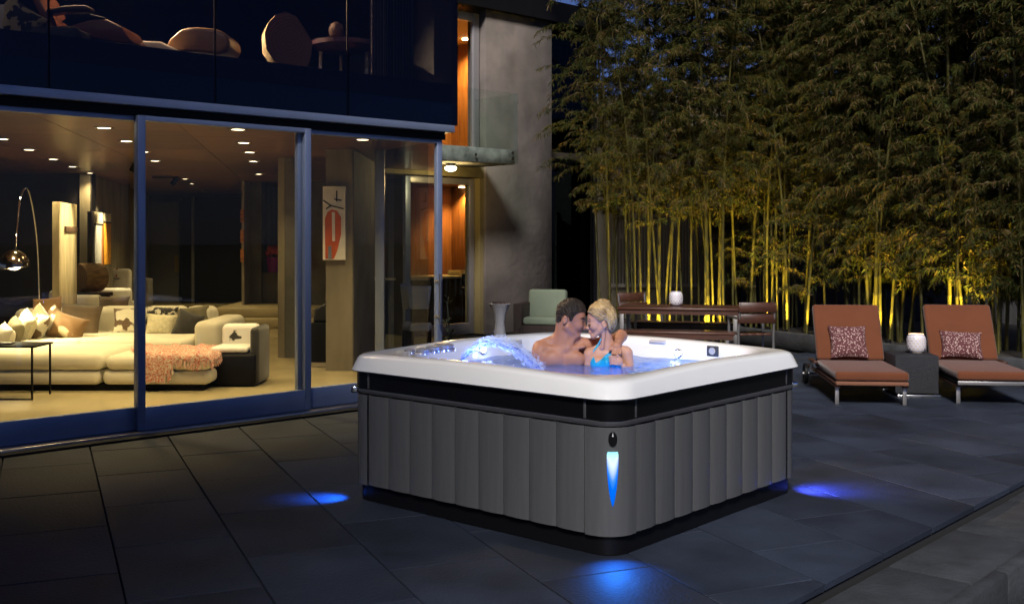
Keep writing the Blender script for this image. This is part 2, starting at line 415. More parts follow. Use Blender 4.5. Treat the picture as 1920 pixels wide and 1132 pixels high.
# upper smoked glass panes, spandrels behind them
ups = [FA.at(-300), FA.at(-120), FA.at(86), FA.at(397), FA.at(645), FA.at(850)]
for i in range(5):
    a0, a1 = ups[i] + .006, ups[i + 1] - .006
    q = MB(); q.fbox(FA, a0, a1, -.075, -.063, 2.96, 5.9); q.build('window_pane', M_dark_glass, house)
    q = MB(); q.fbox(FA, a0, a1, -.05, -.02, 2.96, 3.20); q.build('spandrel_panel', M_spandrel_refl, house)
    q = MB(); q.fbox(FA, a0, a1, -.045, -.02, 3.20, 3.41); q.build('spandrel_panel', M_spandrel, house)
    q = MB(); q.fbox(FA, a1 - .003, a1 + .015, -.062, -.055, 2.96, 5.9); q.build('mullion', M_black, house)
# interior walls seen through the glass
b = MB(); b.box((-10.6, 19.6, 1.44), (6.2, .2, 2.86)); b.build('dark_window_wall', M_dwall, house)
WL = Frame((-7.5, 19.5), (-2.1, 9.4))                  # board marked concrete wall on the left
if WL.n.x < 0: WL.n = -WL.n
for i in range(8):
    a0 = i * 1.21; q = MB(); p0, p1 = WL.P(a0 + .005, 0, .01), WL.P(a0 + 1.205, 0, .01); t = WL.n * -.2
    q.extrude([p0, p1, p1 + t, p0 + t], (0, 0, CEIL - .02)); q.build('wall_board', M_conc, house)
def wall(px0, px1, Y, name, m, z0=.012, z1=CEIL - .004, th=.2, parent=None):
    x0, x1 = (px0 - 960) / F * Y, (px1 - 960) / F * Y
    q = MB(); q.box(((x0 + x1) / 2, Y + th / 2, (z0 + z1) / 2), (x1 - x0, th, z1 - z0)); return q.build(name, m, parent or house)
wall(180, 900, 29.2, 'back_wall', M_conc_grey)
d0 = wall(272, 336, 28.9, 'door_panel', mat('grey sliding panel', (.15, .155, .16), .55), z1=2.66)
b = MB(); b.box((at(331, 505, 28.85).x, 28.88, 1.03), (.10, .04, .45)); b.build('handle', mat('brass pull', (.35, .28, .1), .4, .8), d0)
wall(341, 459, 28.6, 'dark_doorway', M_black, z1=2.8)
wall(359, 363, 28.5, 'door_frame', M_conc_grey, z1=2.8)
# raised level with two steps
for (yf, z0, z1) in ((20.6, .012, .19), (21.0, .19, .37)):
    x0, x1 = (398 - 960) / F * yf, (640 - 960) / F * yf
    q = MB(); q.box(((x0 + x1) / 2, (yf + 28.6) / 2, (z0 + z1) / 2), (x1 - x0, 28.6 - yf, z1 - z0)); q.build('step', M_floor, house, bevel=.008, seg=1)
wall(453, 458, 22.0, 'wall_edge', M_conc, z0=.375, th=3.5)
wall(458, 490, 22.5, 'column', M_conc_grey, z0=.375, th=.5)
wall(490, 560, 25.5, 'wine_red_wall', mat('wine red plaster', (.075, .03, .035), .7), z0=.375)
wall(489, 527, 22.6, 'half_wall', M_conc_grey, z0=.375, z1=1.0, th=.3)
wall(521, 534, 15.6, 'column', M_conc, th=.45)
wall(534.3, 560, 15.61, 'column', M_conc_grey, th=.45)  # darker concrete paints the shaded right side of the same column
wall(572, 612, 22, 'grey_wall', M_conc_grey)
# big concrete pier that carries the painting
b = MB(); p = [gp(611, 697), gp(661, 697), gp(701, 660), gp(655, 655)]
b.extrude(flat(p, .012), (0, 0, CEIL - .016)); pier = b.build('pier', M_conc, house)
b = MB(); fx = (p[2] - p[1]).normalized(); nx = Vector((fx.y, -fx.x, 0)); b.extrude(flat([p[1] + nx * .012 + fx * .01, p[2] + nx * .012, p[2] + nx * .002, p[1] + nx * .002 + fx * .01], .013), (0, 0, CEIL - .02)); b.build('pier_cladding', M_conc_grey, house)
# inner glazed screen and kitchen beyond it
SCR = [at(704, 0, 14.2).x, at(721, 0, 14.2).x]
b = MB(); b.box((sum(SCR) / 2, 14.2, 1.44), (SCR[1] - SCR[0], .1, 2.85)); b.build('screen_post', M_frame, house, bevel=.004)
b = MB(); x0, x1 = at(722, 0, 14.2).x, at(803, 0, 13.0).x; b.v = [Vector((x0, 14.2, .02)), Vector((x1, 13.0, .02)), Vector((x1, 13.0, 2.86)), Vector((x0, 14.2, 2.86))]; b.f = [(0, 1, 2, 3)]
b.build('screen_glass', glass('inner screen glass', (.62, .68, .72), 1.6), house)
wall(690, 826, 24.2, 'kitchen_wall', mat('grey kitchen tile', (.13, .125, .13), .45, var=.15), th=.2)
wall(733, 746, 20.2, 'kitchen_post', M_frame, th=.1)
for (x0, x1, yy) in ((768, 790, 405), (786, 792, 450), (770, 800, 470)):
    q = MB(); q.box(((at(x0, 0, 23.8).x + at(x1, 0, 23.8).x) / 2, 23.95, at(0, yy, 23.8).z), (at(x1, 0, 23.8).x - at(x0, 0, 23.8).x, .3, .03)); q.build('shelf', M_steel, house)
# lower right kitchen counter
q = MB(); q.box((at(745, 0, 19.5).x, 19.7, .50), (at(806, 0, 19.5).x - at(690, 0, 19.5).x, .7, .95)); ctr = tag(q.build('kitchen_counter', M_black), 'long black kitchen counter seen through the right glass door', 'counter')
q = MB(); q.box((at(745, 0, 19.5).x, 19.65, .995), (at(808, 0, 19.5).x - at(688, 0, 19.5).x, .84, .04)); q.build('worktop', mat('pale stone worktop', (.5, .45, .33), .35), ctr)

# downlights
DL = [(161, 217), (195, 239), (237, 264), (4, 260), (55, 280), (100, 298), (136, 312), (169, 324), (269, 284), (291, 301), (347, 335), (360, 344), (382, 358), (288, 369), (446, 242), (457, 267), (468, 285), (475, 302), (485, 326), (680, 261)]
M_dl = emis('warm downlight glow', (1, .80, .48), 14)
DLI = 130
OR = ['first', 'second', 'third', 'fourth', 'fifth', 'sixth', 'seventh', 'eighth', 'ninth', 'tenth', 'eleventh', 'twelfth']
DLB = [OR[k] + ' downlight from the front in the row of three before the left blue post' for k in range(3)] + [OR[k] + ' downlight from the left in the diagonal row above the arc lamp' for k in range(5)] + [OR[k] + ' downlight from the front in the row right of the left blue post' for k in range(6)] + [OR[k] + ' downlight from the front in the row left of the middle blue post' for k in range(5)] + ['lone downlight above the painted concrete pier']
WARM = (1, .76, .35)
for i, (px, py) in enumerate(DL):
    Y = F * (CEIL - CAMH) / (HZ - py); P = Vector(((px - 960) / F * Y, Y, CEIL))
    t = thing('downlight', DLB[i], 'downlight', P - Vector((0, 0, .012)), 'recessed downlights of the living room')
    q = MB(); q.lathe(P - Vector((0, 0, .012)), [(.10, .012), (.10, .004), (.078, 0), (.072, .010)], 16, (False, False)); q.build('trim_ring', M_steel, t, smooth=40)
    q = MB(); q.lathe(P - Vector((0, 0, .006)), [(.0735, 0), (.0735, .004)], 16); q.build('lens', M_dl, t)
    if Y < 40: lamp('bulb', 'SPOT', P - Vector((0, 0, .03)), DLI * (1.0 if Y < 13 else .45 if Y < 18 else .7), WARM, t, .06, 114, P - Vector((0, 0, 2)), .8)

# ------------------------------------------------------------------ concrete wing of the house
wing = thing('concrete_wing', 'tall mauve brown concrete wing with balcony and two lit glazed doors', 'building', TW.P(1, 0, 0))
tdr0, tdr1 = TW.at(800), TW.at(911)
tR = TW.at(1035)
q = MB(); q.fbox(TW, tdr1, tR, 0, .5, -.02, 8); q.build('wall', M_conc_dark, wing, bevel=.01, seg=1)
q = MB(); q.fbox(TW, tdr0 - 1.5, tdr1 - .002, .05, .5, 2.80, 3.28); q.build('lintel', mat('olive plaster lintel', (.16, .13, .06), .8, var=.2), wing)
q = MB(); q.fbox(TW, tdr0 - 1.5, tR + 2.0, -.12, .9, 5.82, 6.2); q.build('roof_overhang', M_black, wing)
# recess return
q = MB(); q.fbox(TW, tdr1 - .09, tdr1 - .003, .06, .46, .0, 2.79); q.build('door_jamb', mat('ochre plaster jamb', (.22, .17, .07), .8), wing)
# balcony
bz0, bz1 = 2.97, 3.22; bd = -1.05; bR = TW.at(966, bd)
bal = MB().fbox(TW, tdr0 - 1.2, bR, bd, .04, bz0, bz1).build('balcony', mat('weathered balcony concrete', (.24, .23, .21), .8, var=.55, vscale=5, bump=.4, bscale=14, detail=9), wing, bevel=.01, seg=1)
q = MB(); q.fbox(TW, tdr0 - 1.2, bR + .03, bd - .045, bd - .03, 2.99, 4.18); q.build('glass_panel', M_rail_glass, bal)
q = MB(); q.fbox(TW, bR + .012, bR + .027, bd - .03, .0, 2.99, 4.18); q.build('glass_panel', M_rail_glass, bal)
for px in (888, 957):
    for zz in (3.06, 3.16) if px == 957 else (3.09,):
        a = TW.at(px, bd); q = MB(); q.lathe(TW.P(a, bd - .047, zz), [(.025, 0), (.025, .012)], 10, M=Matrix.Rotation(TW.ang, 4, 'Z') @ Matrix.Rotation(R(90), 4, 'X')); q.build('bolt', M_steel, bal)
# porch lamp below the balcony
P = Vector((*at(845, 0, 18.3)[:2], 2.97)); lt = thing('porch_light', 'round glowing ceiling light under the concrete balcony', 'ceiling light', P - Vector((0, 0, .14)))
q = MB(); q.lathe(P, [(.075, -.05), (.085, -.002)], 16); q.build('lamp_base', M_steel, lt)
q = MB(); q.lathe(P, [(.02, -.14), (.075, -.125), (.10, -.095), (.10, -.07), (.07, -.05)], 18); q.build('lamp_shade', emis('porch globe', (1, .88, .5), 9), lt, smooth=60)
lamp('bulb', 'POINT', P - Vector((0, 0, .22)), 26, (1, .72, .28), lt, .09)
# upper door with the lit room behind
def glazed(a0, a1, d, z0, z1, fw, name, label, bot=.2):
    t = MB(); t.fbox(TW, a0, a0 + fw, d, d + .08, z0, z1); fr = t.build(name, M_frame, wing, bevel=.004)
    for (x0, x1, y0, y1) in ((a1 - fw, a1, z0, z1), (a0 + fw, a1 - fw, z0, z0 + bot), (a0 + fw, a1 - fw, z1 - fw, z1)):
        q = MB(); q.fbox(TW, x0, x1, d + .002, d + .078, y0, y1); q.build('frame', mat('pale aluminium frame', (.34, .32, .33), .4, .5), fr, bevel=.004)
    q = MB(); q.fbox(TW, a0 + fw, a1 - fw, d + .03, d + .045, z0 + bot, z1 - fw); q.build('pane', M_glass, fr)
    return fr
ua0, ua1 = TW.at(790), TW.at(911)
glazed(ua0, ua1 - .03, .14, 3.25, 5.75, .15, 'balcony_door', '', .06)
glazed(tdr0 - .3, tdr1 - .095, .2, 0.0, 2.78, .11, 'kitchen_door', '', .2)
def room(a0, a1, d0, d1, z0, z1, m, mc, mf):
    for nm, bx, mm in (('room_back', (a0, a1, d1, d1 + .1, z0, z1), m), ('room_side', (a1, a1 + .1, d0, d1, z0, z1), m), ('room_side', (a0 - .1, a0, d0, d1, z0, z1), M_dwall),
                       ('room_ceiling', (a0, a1, d0, d1, z1, z1 + .1), mc), ('room_floor', (a0, a1, d0, d1, z0 - .1, z0), mf)):
        q = MB(); q.fbox(TW, *bx); q.build(nm, mm, wing)
room(ua0 - .5, tR - .12, .52, 2.8, 3.29, 5.70, M_orange, mat('ochre ceiling', (.42, .26, .09), .7), M_floor)
room(tdr0 + .05, tR - .12, .52, 2.8, .012, 2.76, M_orange, M_ply, M_dwall)
P = TW.P(TW.at(873, 1.9), 1.9, 5.67); t = thing('downlight', 'small ceiling downlight in the orange upstairs room', 'downlight', P)
q = MB(); q.lathe(P, [(.07, 0), (.07, .02)], 14); q.build('lens', M_dl, t); lamp('bulb', 'SPOT', P - Vector((0, 0, .03)), 520, (1, .62, .2), t, .06, 150, P - Vector((0, 0, 2)), .7)
for px, e in ((898, 420), (866, 170)):
    P = TW.P(TW.at(px, 2.3), 2.3, 2.74); t = thing('downlight', 'small ceiling downlight above the kitchen island, ' + ('over the tray' if px > 880 else 'beside the door post'), 'downlight', P)
    q = MB(); q.lathe(P, [(.06, 0), (.06, .018)], 14); q.build('lens', M_dl, t); lamp('bulb', 'SPOT', P - Vector((0, 0, .03)), e, (1, .6, .18), t, .05, 120, P - Vector((0, 0, 2)), .8)
# kitchen island, tray and bar stool behind the lower door
a0, a1 = TW.at(815, 1.5), TW.at(908, 1.5)
isl = MB().fbox(TW, a0, a1, 1.5, 2.2, .014, .94).build('kitchen_island', mat('dark brown cabinet', (.03, .022, .018), .5)); tag(isl, 'dark kitchen island with pale worktop behind the lower right door', 'kitchen island')
q = MB(); q.fbox(TW, a0 - .03, a1 + .03, 1.42, 2.26, .945, .985); q.build('worktop', mat('pale stone worktop', (.5, .45, .33), .35), isl)
b0, b1 = TW.at(855, 1.7), TW.at(901, 1.7); trb = MB(); trb.fbox(TW, b0, b1, 1.55, 1.95, .987, 1.0)
for (x0, x1, y0, y1) in ((b0, b1, 1.55, 1.57), (b0, b1, 1.93, 1.95), (b0, b0 + .02, 1.57, 1.93), (b1 - .02, b1, 1.57, 1.93)): trb.fbox(TW, x0, x1, y0, y1, 1.0, 1.08)
tag(trb.build('serving_tray', mat('cream tray', (.72, .6, .32), .5)), 'cream rectangular tray lying on the kitchen island', 'tray')
st = thing('bar_stool', 'tubular steel bar stool standing at the kitchen island', 'stool', TW.P(TW.at(884, 1.0), 1.0, .013))
P = TW.P(TW.at(884, 1.0), 1.0, .013)
q = MB()
for sx in (-.17, .17): q.tube([P + Vector((sx, -.17, .01)), P + Vector((sx, -.17, .72)), P + Vector((sx, .16, .72))], .011, 8); q.tube([P + Vector((sx, -.17, .01)), P + Vector((sx, .18, .01))], .011, 8)
q.build('frame', M_steel, st, smooth=40)
q = MB(); q.box(P + Vector((0, 0, .75)), (.38, .38, .05)); q.build('seat', M_black, st, bevel=.015)
q = MB(); q.box(P + Vector((0, .18, .92)), (.38, .03, .2)); q.build('backrest', M_black, st, bevel=.012)
# dark glazed bay to the right of the wing
dkg = glass('black bay glass', (.22, .24, .27), 1.5, refl=(.22, .28, .36))
t0_, t1_ = tR + .02, TW.at(1106, .45)
for (z0, z1) in ((0, 3.28), (3.40, 5.8)):
    q = MB(); q.fbox(TW, t0_ + .06, t1_, .44, .452, z0 + .06, z1 - .05); q.build('bay_pane', dkg, wing)
q = MB(); q.fbox(TW, t0_, t1_ + .06, .40, .5, 3.28, 3.40); q.build('bay_transom', mat('bronze transom', (.07, .055, .04), .5, .3), wing)
q = MB(); q.fbox(TW, t0_, t0_ + .06, .40, .5, 0, 5.8); q.build('bay_mullion', M_black, wing)
q = MB(); q.fbox(TW, t1_, t1_ + .06, .40, .5, 0, 5.8); q.build('bay_mullion', M_black, wing)
q = MB(); q.fbox(TW, t0_, t1_ + .1, 1.9, 2.0, 0, 5.8); q.build('bay_back', M_dwall, wing)
q = MB(); q.fbox(TW, t1_ + .07, t1_ + .15, .4, 2.0, 0, 5.8); q.build('bay_side', M_dwall, wing)
q = MB(); q.fbox(TW, tR + .02, t1_ + .15, .38, 2.1, 5.8, 6.0); q.build('bay_roof', M_black, wing)

# ------------------------------------------------------------------ living room furniture
cream = mat('cream linen upholstery', (.66, .61, .47), .9, 0, .2, var=.05, vscale=5, bump=.15, bscale=60, sheen=.2)
sofa = thing('sectional_sofa', 'large low cream sectional sofa with chaise on dark plinth in the living room', 'sofa', (-4.8, 13.3, .012))
XB0, XB1 = at(187, 0, 12.2).x, at(391, 0, 12.2).x
def cush(name, x0, x1, y0, y1, z0, z1, bev=.06, m=cream):
    q = MB(); q.box(((x0 + x1) / 2, (y0 + y1) / 2, (z0 + z1) / 2), (x1 - x0, y1 - y0, z1 - z0))
    o = q.build(name, m, sofa, bevel=bev, seg=4, smooth=70); return o
cush('plinth', -6.9, XB1 - .08, 12.28, 14.9, .012, .075, .008, M_black)
cush('base_cushion', -6.9, XB0 - .015, 12.22, 15.0, .08, .24)
cush('base_cushion', XB0 + .015, XB1, 12.22, 13.45, .08, .24)
cush('seat_cushion', -6.9, XB0 + .02, 12.2, 13.5, .242, .43, .08)
cush('seat_cushion', XB0 + .05, XB1 + .01, 12.2, 13.45, .242, .41, .08)
cush('seat_cushion', -6.9, -5.35, 13.52, 15.1, .242, .45, .08)
xs0, xs1 = at(168, 0, 14.0).x, at(366, 0, 14.0).x
cush('base_cushion', xs0, xs1, 13.5, 15.1, .08, .26)
cush('seat_cushion', xs0 + .02, xs1 - .01, 13.55, 15.0, .262, .46, .08)
xa1 = at(415, 0, 14.0).x
cush('armrest', xs1, xa1, 13.9, 15.3, .08, .66, .09)
for x0, x1 in ((at(180, 0, 15).x, at(262, 0, 15).x), (at(264, 0, 15).x, at(345, 0, 15).x), (at(345, 0, 15).x, at(400, 0, 15).x)):
    cush('back_cushion', x0, x1, 14.95, 15.35, .3, .78, .1)
cush('backrest', -6.9, -5.6, 15.1, 15.4, .3, .74, .1)

def hide(name, c1, c2, sc, thr=.5):                      # cowhide: hard edged patches
    if name in _m: return _m[name]
    m = mat(name, c1, .7, sheen=.3); t = m.node_tree; N = t.nodes; L = t.links
    tc = N.new('ShaderNodeTexCoord'); n = N.new('ShaderNodeTexNoise'); n.inputs['Scale'].default_value = sc; n.inputs['Detail'].default_value = 2.5
    r = N.new('ShaderNodeValToRGB'); r.color_ramp.elements[0].position = thr; r.color_ramp.elements[1].position = thr + .03
    r.color_ramp.elements[0].color = (*c1, 1); r.color_ramp.elements[1].color = (*c2, 1)
    oi = N.new('ShaderNodeObjectInfo'); va = N.new('ShaderNodeVectorMath'); va.operation = 'ADD'
    L.new(tc.outputs['Object'], va.inputs[0]); L.new(oi.outputs['Location'], va.inputs[1]); L.new(va.outputs[0], n.inputs[0])
    L.new(n.outputs[0], r.inputs[0]); L.new(r.outputs[0], N['Principled BSDF'].inputs['Base Color']); return m
WH = (.70, .65, .50); BK = (.012, .010, .009); BR = (.10, .055, .022)
camel = mat('camel suede', (.30, .17, .06), .85, var=.12, bump=.1); brown = mat('dark brown velvet', (.075, .045, .018), .8, var=.2, sheen=.4)
gold = hide('golden brown hide', (.15, .075, .02), (.62, .52, .32), 3.2, .66)
spot = hide('white and brown spotted hide', WH, BR, 5.5, .475); bw = hide('white and black speckled hide', WH, BK, 11, .47)
blk = hide('black and white hide', BK, WH, 4.0, .65); olive = mat('olive grey linen', (.16, .14, .085), .9, var=.1); shag = mat('cream shag', (.72, .66, .45), .95, var=.12, vscale=30, bump=.9, bscale=70)
CU = [(88, 583, 58, 52, 15.0, -6, -.12, camel, 'camel tan cushion standing behind the pile at the left of the sofa'),
      (150, 600, 80, 60, 14.7, 4, .0, brown, 'large dark brown velvet cushion on the sofa corner'),
      (213, 572, 60, 34, 15.35, 0, .0, brown, 'brown bolster cushion lying along the sofa back'),
      (100, 606, 52, 56, 14.2, 28, -.6, spot, 'cowhide cushion tilted against the camel cushion'),
      (128, 614, 66, 50, 14.05, 18, .15, gold, 'golden brown hide cushion with white corner lying on the seat'),
      (70, 608, 60, 66, 13.95, 25, -.75, spot, 'white and brown hide cushion in the row at the left'),
      (46, 616, 55, 66, 13.75, 22, -.8, shag, 'cream cushion in the middle of the leaning row at the left'),
      (24, 628, 50, 64, 13.5, 20, -.8, olive, 'olive cushion in the leaning row at the left'),
      (6, 640, 55, 64, 13.2, 15, -.8, cream, 'cream cushion nearest to the black side table'),
      (240, 602, 56, 52, 14.75, -3, .0, spot, 'square white hide cushion with brown patch against the sofa back'),
      (303, 592, 62, 36, 14.95, 2, .0, bw, 'white cushion with small black speckles against the sofa back'),
      (302, 609, 58, 42, 14.55, 3, .0, shag, 'shaggy cream cushion in front of the speckled one'),
      (362, 594, 64, 40, 14.98, -8, .0, olive, 'dark olive cushion in the right corner of the sofa back'),
      (352, 610, 48, 54, 14.5, 20, .3, blk, 'black cushion with white star patch beside the right armrest')]
for (px, py, wd, ht, Y, tl, yaw, m, lb) in CU:
    k = Y / F; c = at(px, py, Y); q = MB()
    q.pillow(c, wd * k, ht * k, .2, Matrix.Rotation(yaw, 4, 'Z') @ Matrix.Rotation(R(-14), 4, 'X') @ Matrix.Rotation(R(tl), 4, 'Y'))
    tag(q.build('cushion', m, smooth=80), lb, 'cushion', 'cushions on the sectional sofa')
# throw
def throw(u, v):
    x = XB1 - 1.05 + 1.10 * u; L = .06 + .36 * math.exp(-((u - .42) / .15) ** 2) + .03 * math.sin(u * 17)
    s_ = v * (1.0 + L); top = 1.0
    z = .425 + .012 * math.sin(u * 21 + v * 9) + .01 * math.sin(u * 43 - v * 17); y = 13.2 - s_
    if u < .3: y = 13.2 - s_ * (.45 + u * 1.8)
    if y < 12.19:
        o = 12.19 - y; y = 12.185 - .015 * math.sin(u * 37) - .02; z = .41 - o
    ov = max(0, x - XB1 - .005)
    return (x, y, max(z - ov * 1.4, .2))
red = mat('red and cream knit', (.55, .10, .06), .95, var=0, col2=(.75, .66, .52), vscale=55, bump=1.0, bscale=120, detail=1)
q = MB(); q.grid(throw, 40, 36); q.grid(lambda u, v: Vector(throw(u, v)) + Vector((0, -.004, .012)), 40, 36); tb = tag(q.build('throw_blanket', red, smooth=60), 'red and cream knitted throw draped over the sofa chaise', 'blanket')
q = MB()
for i in range(150):
    p = Vector(throw(random.uniform(.28, 1), 1.0)) if i % 3 else Vector(throw(1.0, random.random()))
    q.tube([p, p + Vector((random.uniform(-.02, .02), -.015, -.06 - .03 * random.random()))], .006, 4)
tag(q.build('fringe', red, tb), kind='stuff')
# cowhide armchair
ac = thing('cowhide_armchair', 'black and white cowhide cube armchair right of the sofa', 'armchair', gp(440, 724, .012))
x0, x1 = at(397, 0, 12.7).x, at(489, 0, 12.7).x; hd = hide('big patch hide', BK, (.75, .72, .66), 2.1, .62); hd2 = hide('white top hide', (.75, .72, .66), BK, 5, .60)
for nm, bx, mm, bv in (('base', (x0, x1 - .03, 12.55, 13.15, .016, .40), M_black, .05), ('seat', (x0 + .02, x1 - .12, 12.57, 13.0, .402, .47), hd2, .03),
                   ('backrest', (x0 + .03, x1 - .1, 13.0, 13.2, .10, .70), hd2, .06), ('armrest', (x1 - .11, x1, 12.6, 13.2, .03, .69), hd, .05)):
    q = MB(); q.box(((bx[0] + bx[1]) / 2, (bx[2] + bx[3]) / 2, (bx[4] + bx[5]) / 2), (bx[1] - bx[0], bx[3] - bx[2], bx[5] - bx[4])); q.build(nm, mm, ac, bevel=bv, seg=3, smooth=70)
# black side table
sx0, sx1 = -5.75, at(64, 0, 11.6).x; sy0, sy1 = 11.55, 12.0
sdt = thing('side_table', 'thin black metal side table in front of the sofa at the left edge', 'side table', ((sx0 + sx1) / 2, 11.75, .012))
q = MB(); q.box(((sx0 + sx1) / 2, (sy0 + sy1) / 2, .575), (sx1 - sx0 + .06, sy1 - sy0 + .03, .022)); q.build('table_top', M_black, sdt, bevel=.004)
for x in (sx0, sx1):
    for y in (sy0, sy1): q = MB(); q.box((x, y, .288), (.018, .018, .55)); q.build('leg', M_black, sdt)
q = MB(); q.box(((sx0 + sx1) / 2, sy0, .022), (sx1 - sx0 - .02, .016, .016)); q.build('foot_bar', M_black, sdt)
q = MB(); q.box((sx1 - .45, 11.75, .594), (.3, .2, .014), .2); tag(q.build('magazine', mat('dark magazine', (.03, .03, .035), .4), bevel=.002), 'dark magazine lying on the black side table', 'magazine')
# arc lamp
al = thing('arc_floor_lamp', 'arc floor lamp with lit chrome dome shade at the left edge', 'floor lamp', (-6.35, 15.6, .012))
c = at(27, 486, 13.6); q = MB(); rd = .185
q.lathe(c - Vector((0, 0, .1)), [(rd * 1.0, -.01), (rd, .03), (rd * .93, .09), (rd * .75, .15), (rd * .45, .195), (.02, .215)], 28, (False, True), M=Matrix.Rotation(R(-7), 4, 'Y')); q.build('lamp_shade', mat('smoked chrome', (.45, .38, .3), .16, 1), al, smooth=60)
q = MB(); q.ball(c - Vector((0, 0, .075)), (.075, .075, .06), 14, 8); q.build('bulb_globe', emis('dome bulb', (1, .85, .45), 30), al, smooth=60)
lamp('bulb', 'SPOT', c - Vector((0, 0, .16)), 150, (1, .80, .42), al, .1, 150, c - Vector((0, 0, 3)), .5)
ap = [c + Vector((.01, 0, .11)), at(32, 430, 13.7), at(37, 380, 13.9), at(44, 357, 14.2), at(52, 356, 14.6), at(60, 385, 15.0), at(68, 440, 15.4), at(72, 500, 15.6), Vector((at(74, 560, 15.7).x, 15.7, .6)), Vector((at(74, 560, 15.7).x, 15.7, .05))]
sm = []
for i in range(len(ap) - 1):
    p0, p1, p2, p3 = ap[max(i - 1, 0)], ap[i], ap[i + 1], ap[min(i + 2, len(ap) - 1)]
    for s_ in range(5):
        t = s_ / 5; sm.append(.5 * ((2 * p1) + (p2 - p0) * t + (2 * p0 - 5 * p1 + 4 * p2 - p3) * t * t + (3 * p1 - p0 - 3 * p2 + p3) * t ** 3))
sm.append(ap[-1]); q = MB(); q.tube(sm, .011, 8); q.build('stem', M_chrome, al, smooth=60)
q = MB(); q.box((ap[-1].x, ap[-1].y, .07), (.4, .25, .11)); q.build('base', mat('white marble base', (.6, .58, .55), .3, var=.1), al, bevel=.01)
# art on the left wall
def wpanel(fr, px0, py0, px1, py1, th, name, m, parent=None, sgn=1, off=.006):
    a0, zt = fr.hit(px0, py0); a1, _ = fr.hit(px1, py0); _, zb = fr.hit(px0, py1)
    q = MB(); p0, p1 = fr.P(a0, 0, zb) + fr.n * off, fr.P(a1, 0, zb) + fr.n * off
    q.extrude([p0, p1, p1 + fr.n * th, p0 + fr.n * th], (0, 0, zt - zb)); return q.build(name, m, parent, bevel=.006, seg=1)
o = wpanel(WL, 97, 378, 131, 580, .10, 'driftwood_panel', mat('bleached driftwood', (.62, .52, .30), .8, var=.25, vscale=5, bump=.5, bscale=8, stretch=(1, 1, .3)))
tag(o, 'tall bleached wood plank hung as art on the left concrete wall', 'wall art')
wpanel(WL, 106, 424, 128, 436, .03, 'carved_slot', mat('dark carved wood', (.12, .07, .03), .8, var=.5, vscale=14), o, off=.11)
c1 = wpanel(WL, 163, 396, 184, 496, .07, 'canvas', mat('canvas edge', (.03, .025, .02), .8)); tag(c1, 'left canvas of a narrow painted pair, pale with a thin orange sliver', 'painting', 'pair of narrow canvases')
wpanel(WL, 168, 397, 184, 419, .012, 'painted_field', mat('ivory paint', (.75, .70, .55), .7), c1, off=.078); wpanel(WL, 168, 419, 184, 422, .014, 'painted_field', M_black, c1, off=.078); wpanel(WL, 168, 422, 181, 496, .012, 'painted_field', mat('grey white paint', (.55, .55, .5), .7, var=.2), c1, off=.078); wpanel(WL, 181, 422, 184, 496, .012, 'painted_field', mat('burnt orange paint', (.5, .16, .03), .7), c1, off=.078)
c2 = wpanel(WL, 185.5, 398, 199, 498, .07, 'canvas', mat('canvas edge', (.03, .025, .02), .8)); tag(c2, 'right canvas of a narrow painted pair, mostly amber orange', 'painting', 'pair of narrow canvases')
wpanel(WL, 185.8, 399, 199, 415, .012, 'painted_field', mat('ivory paint', (.75, .70, .55), .7), c2, off=.078); wpanel(WL, 185.8, 415, 199, 418, .014, 'painted_field', M_black, c2, off=.078); wpanel(WL, 185.8, 418, 199, 497, .012, 'painted_field', mat('amber paint', (.72, .33, .02), .7, var=.3, vscale=8), c2, off=.078)
P = WL.P(WL.at(183), 1.2, 2.8)
sp = thing('track_spotlight', 'small black track spotlight aimed at the pair of narrow canvases', 'spotlight', P)
q = MB(); q.box(P + Vector((0, 0, .05)), (.5, .03, .03)); q.build('track', M_black, sp); q = MB(); q.tube([P + Vector((.2, 0, .03)), P + Vector((.12, 0, -.08))], .05, 12); q.build('lamp_head', M_black, sp, smooth=40)
lamp('bulb', 'SPOT', P + Vector((0, 0, -.1)), 260, (1, .8, .45), sp, .03, 60, WL.P(WL.at(180), 0, 1.4), .6)
P = WL.P(WL.at(112), 1.1, 2.8)
sp = thing('track_spotlight', 'small black ceiling spotlight lighting the tall wood plank', 'spotlight', P)
q = MB(); q.tube([P + Vector((0, 0, .06)), P + Vector((-.06, 0, -.06))], .05, 12); q.build('lamp_head', M_black, sp, smooth=40)
lamp('bulb', 'SPOT', P + Vector((0, 0, -.1)), 200, (1, .8, .45), sp, .03, 70, WL.P(WL.at(110), 0, 1.5), .6)
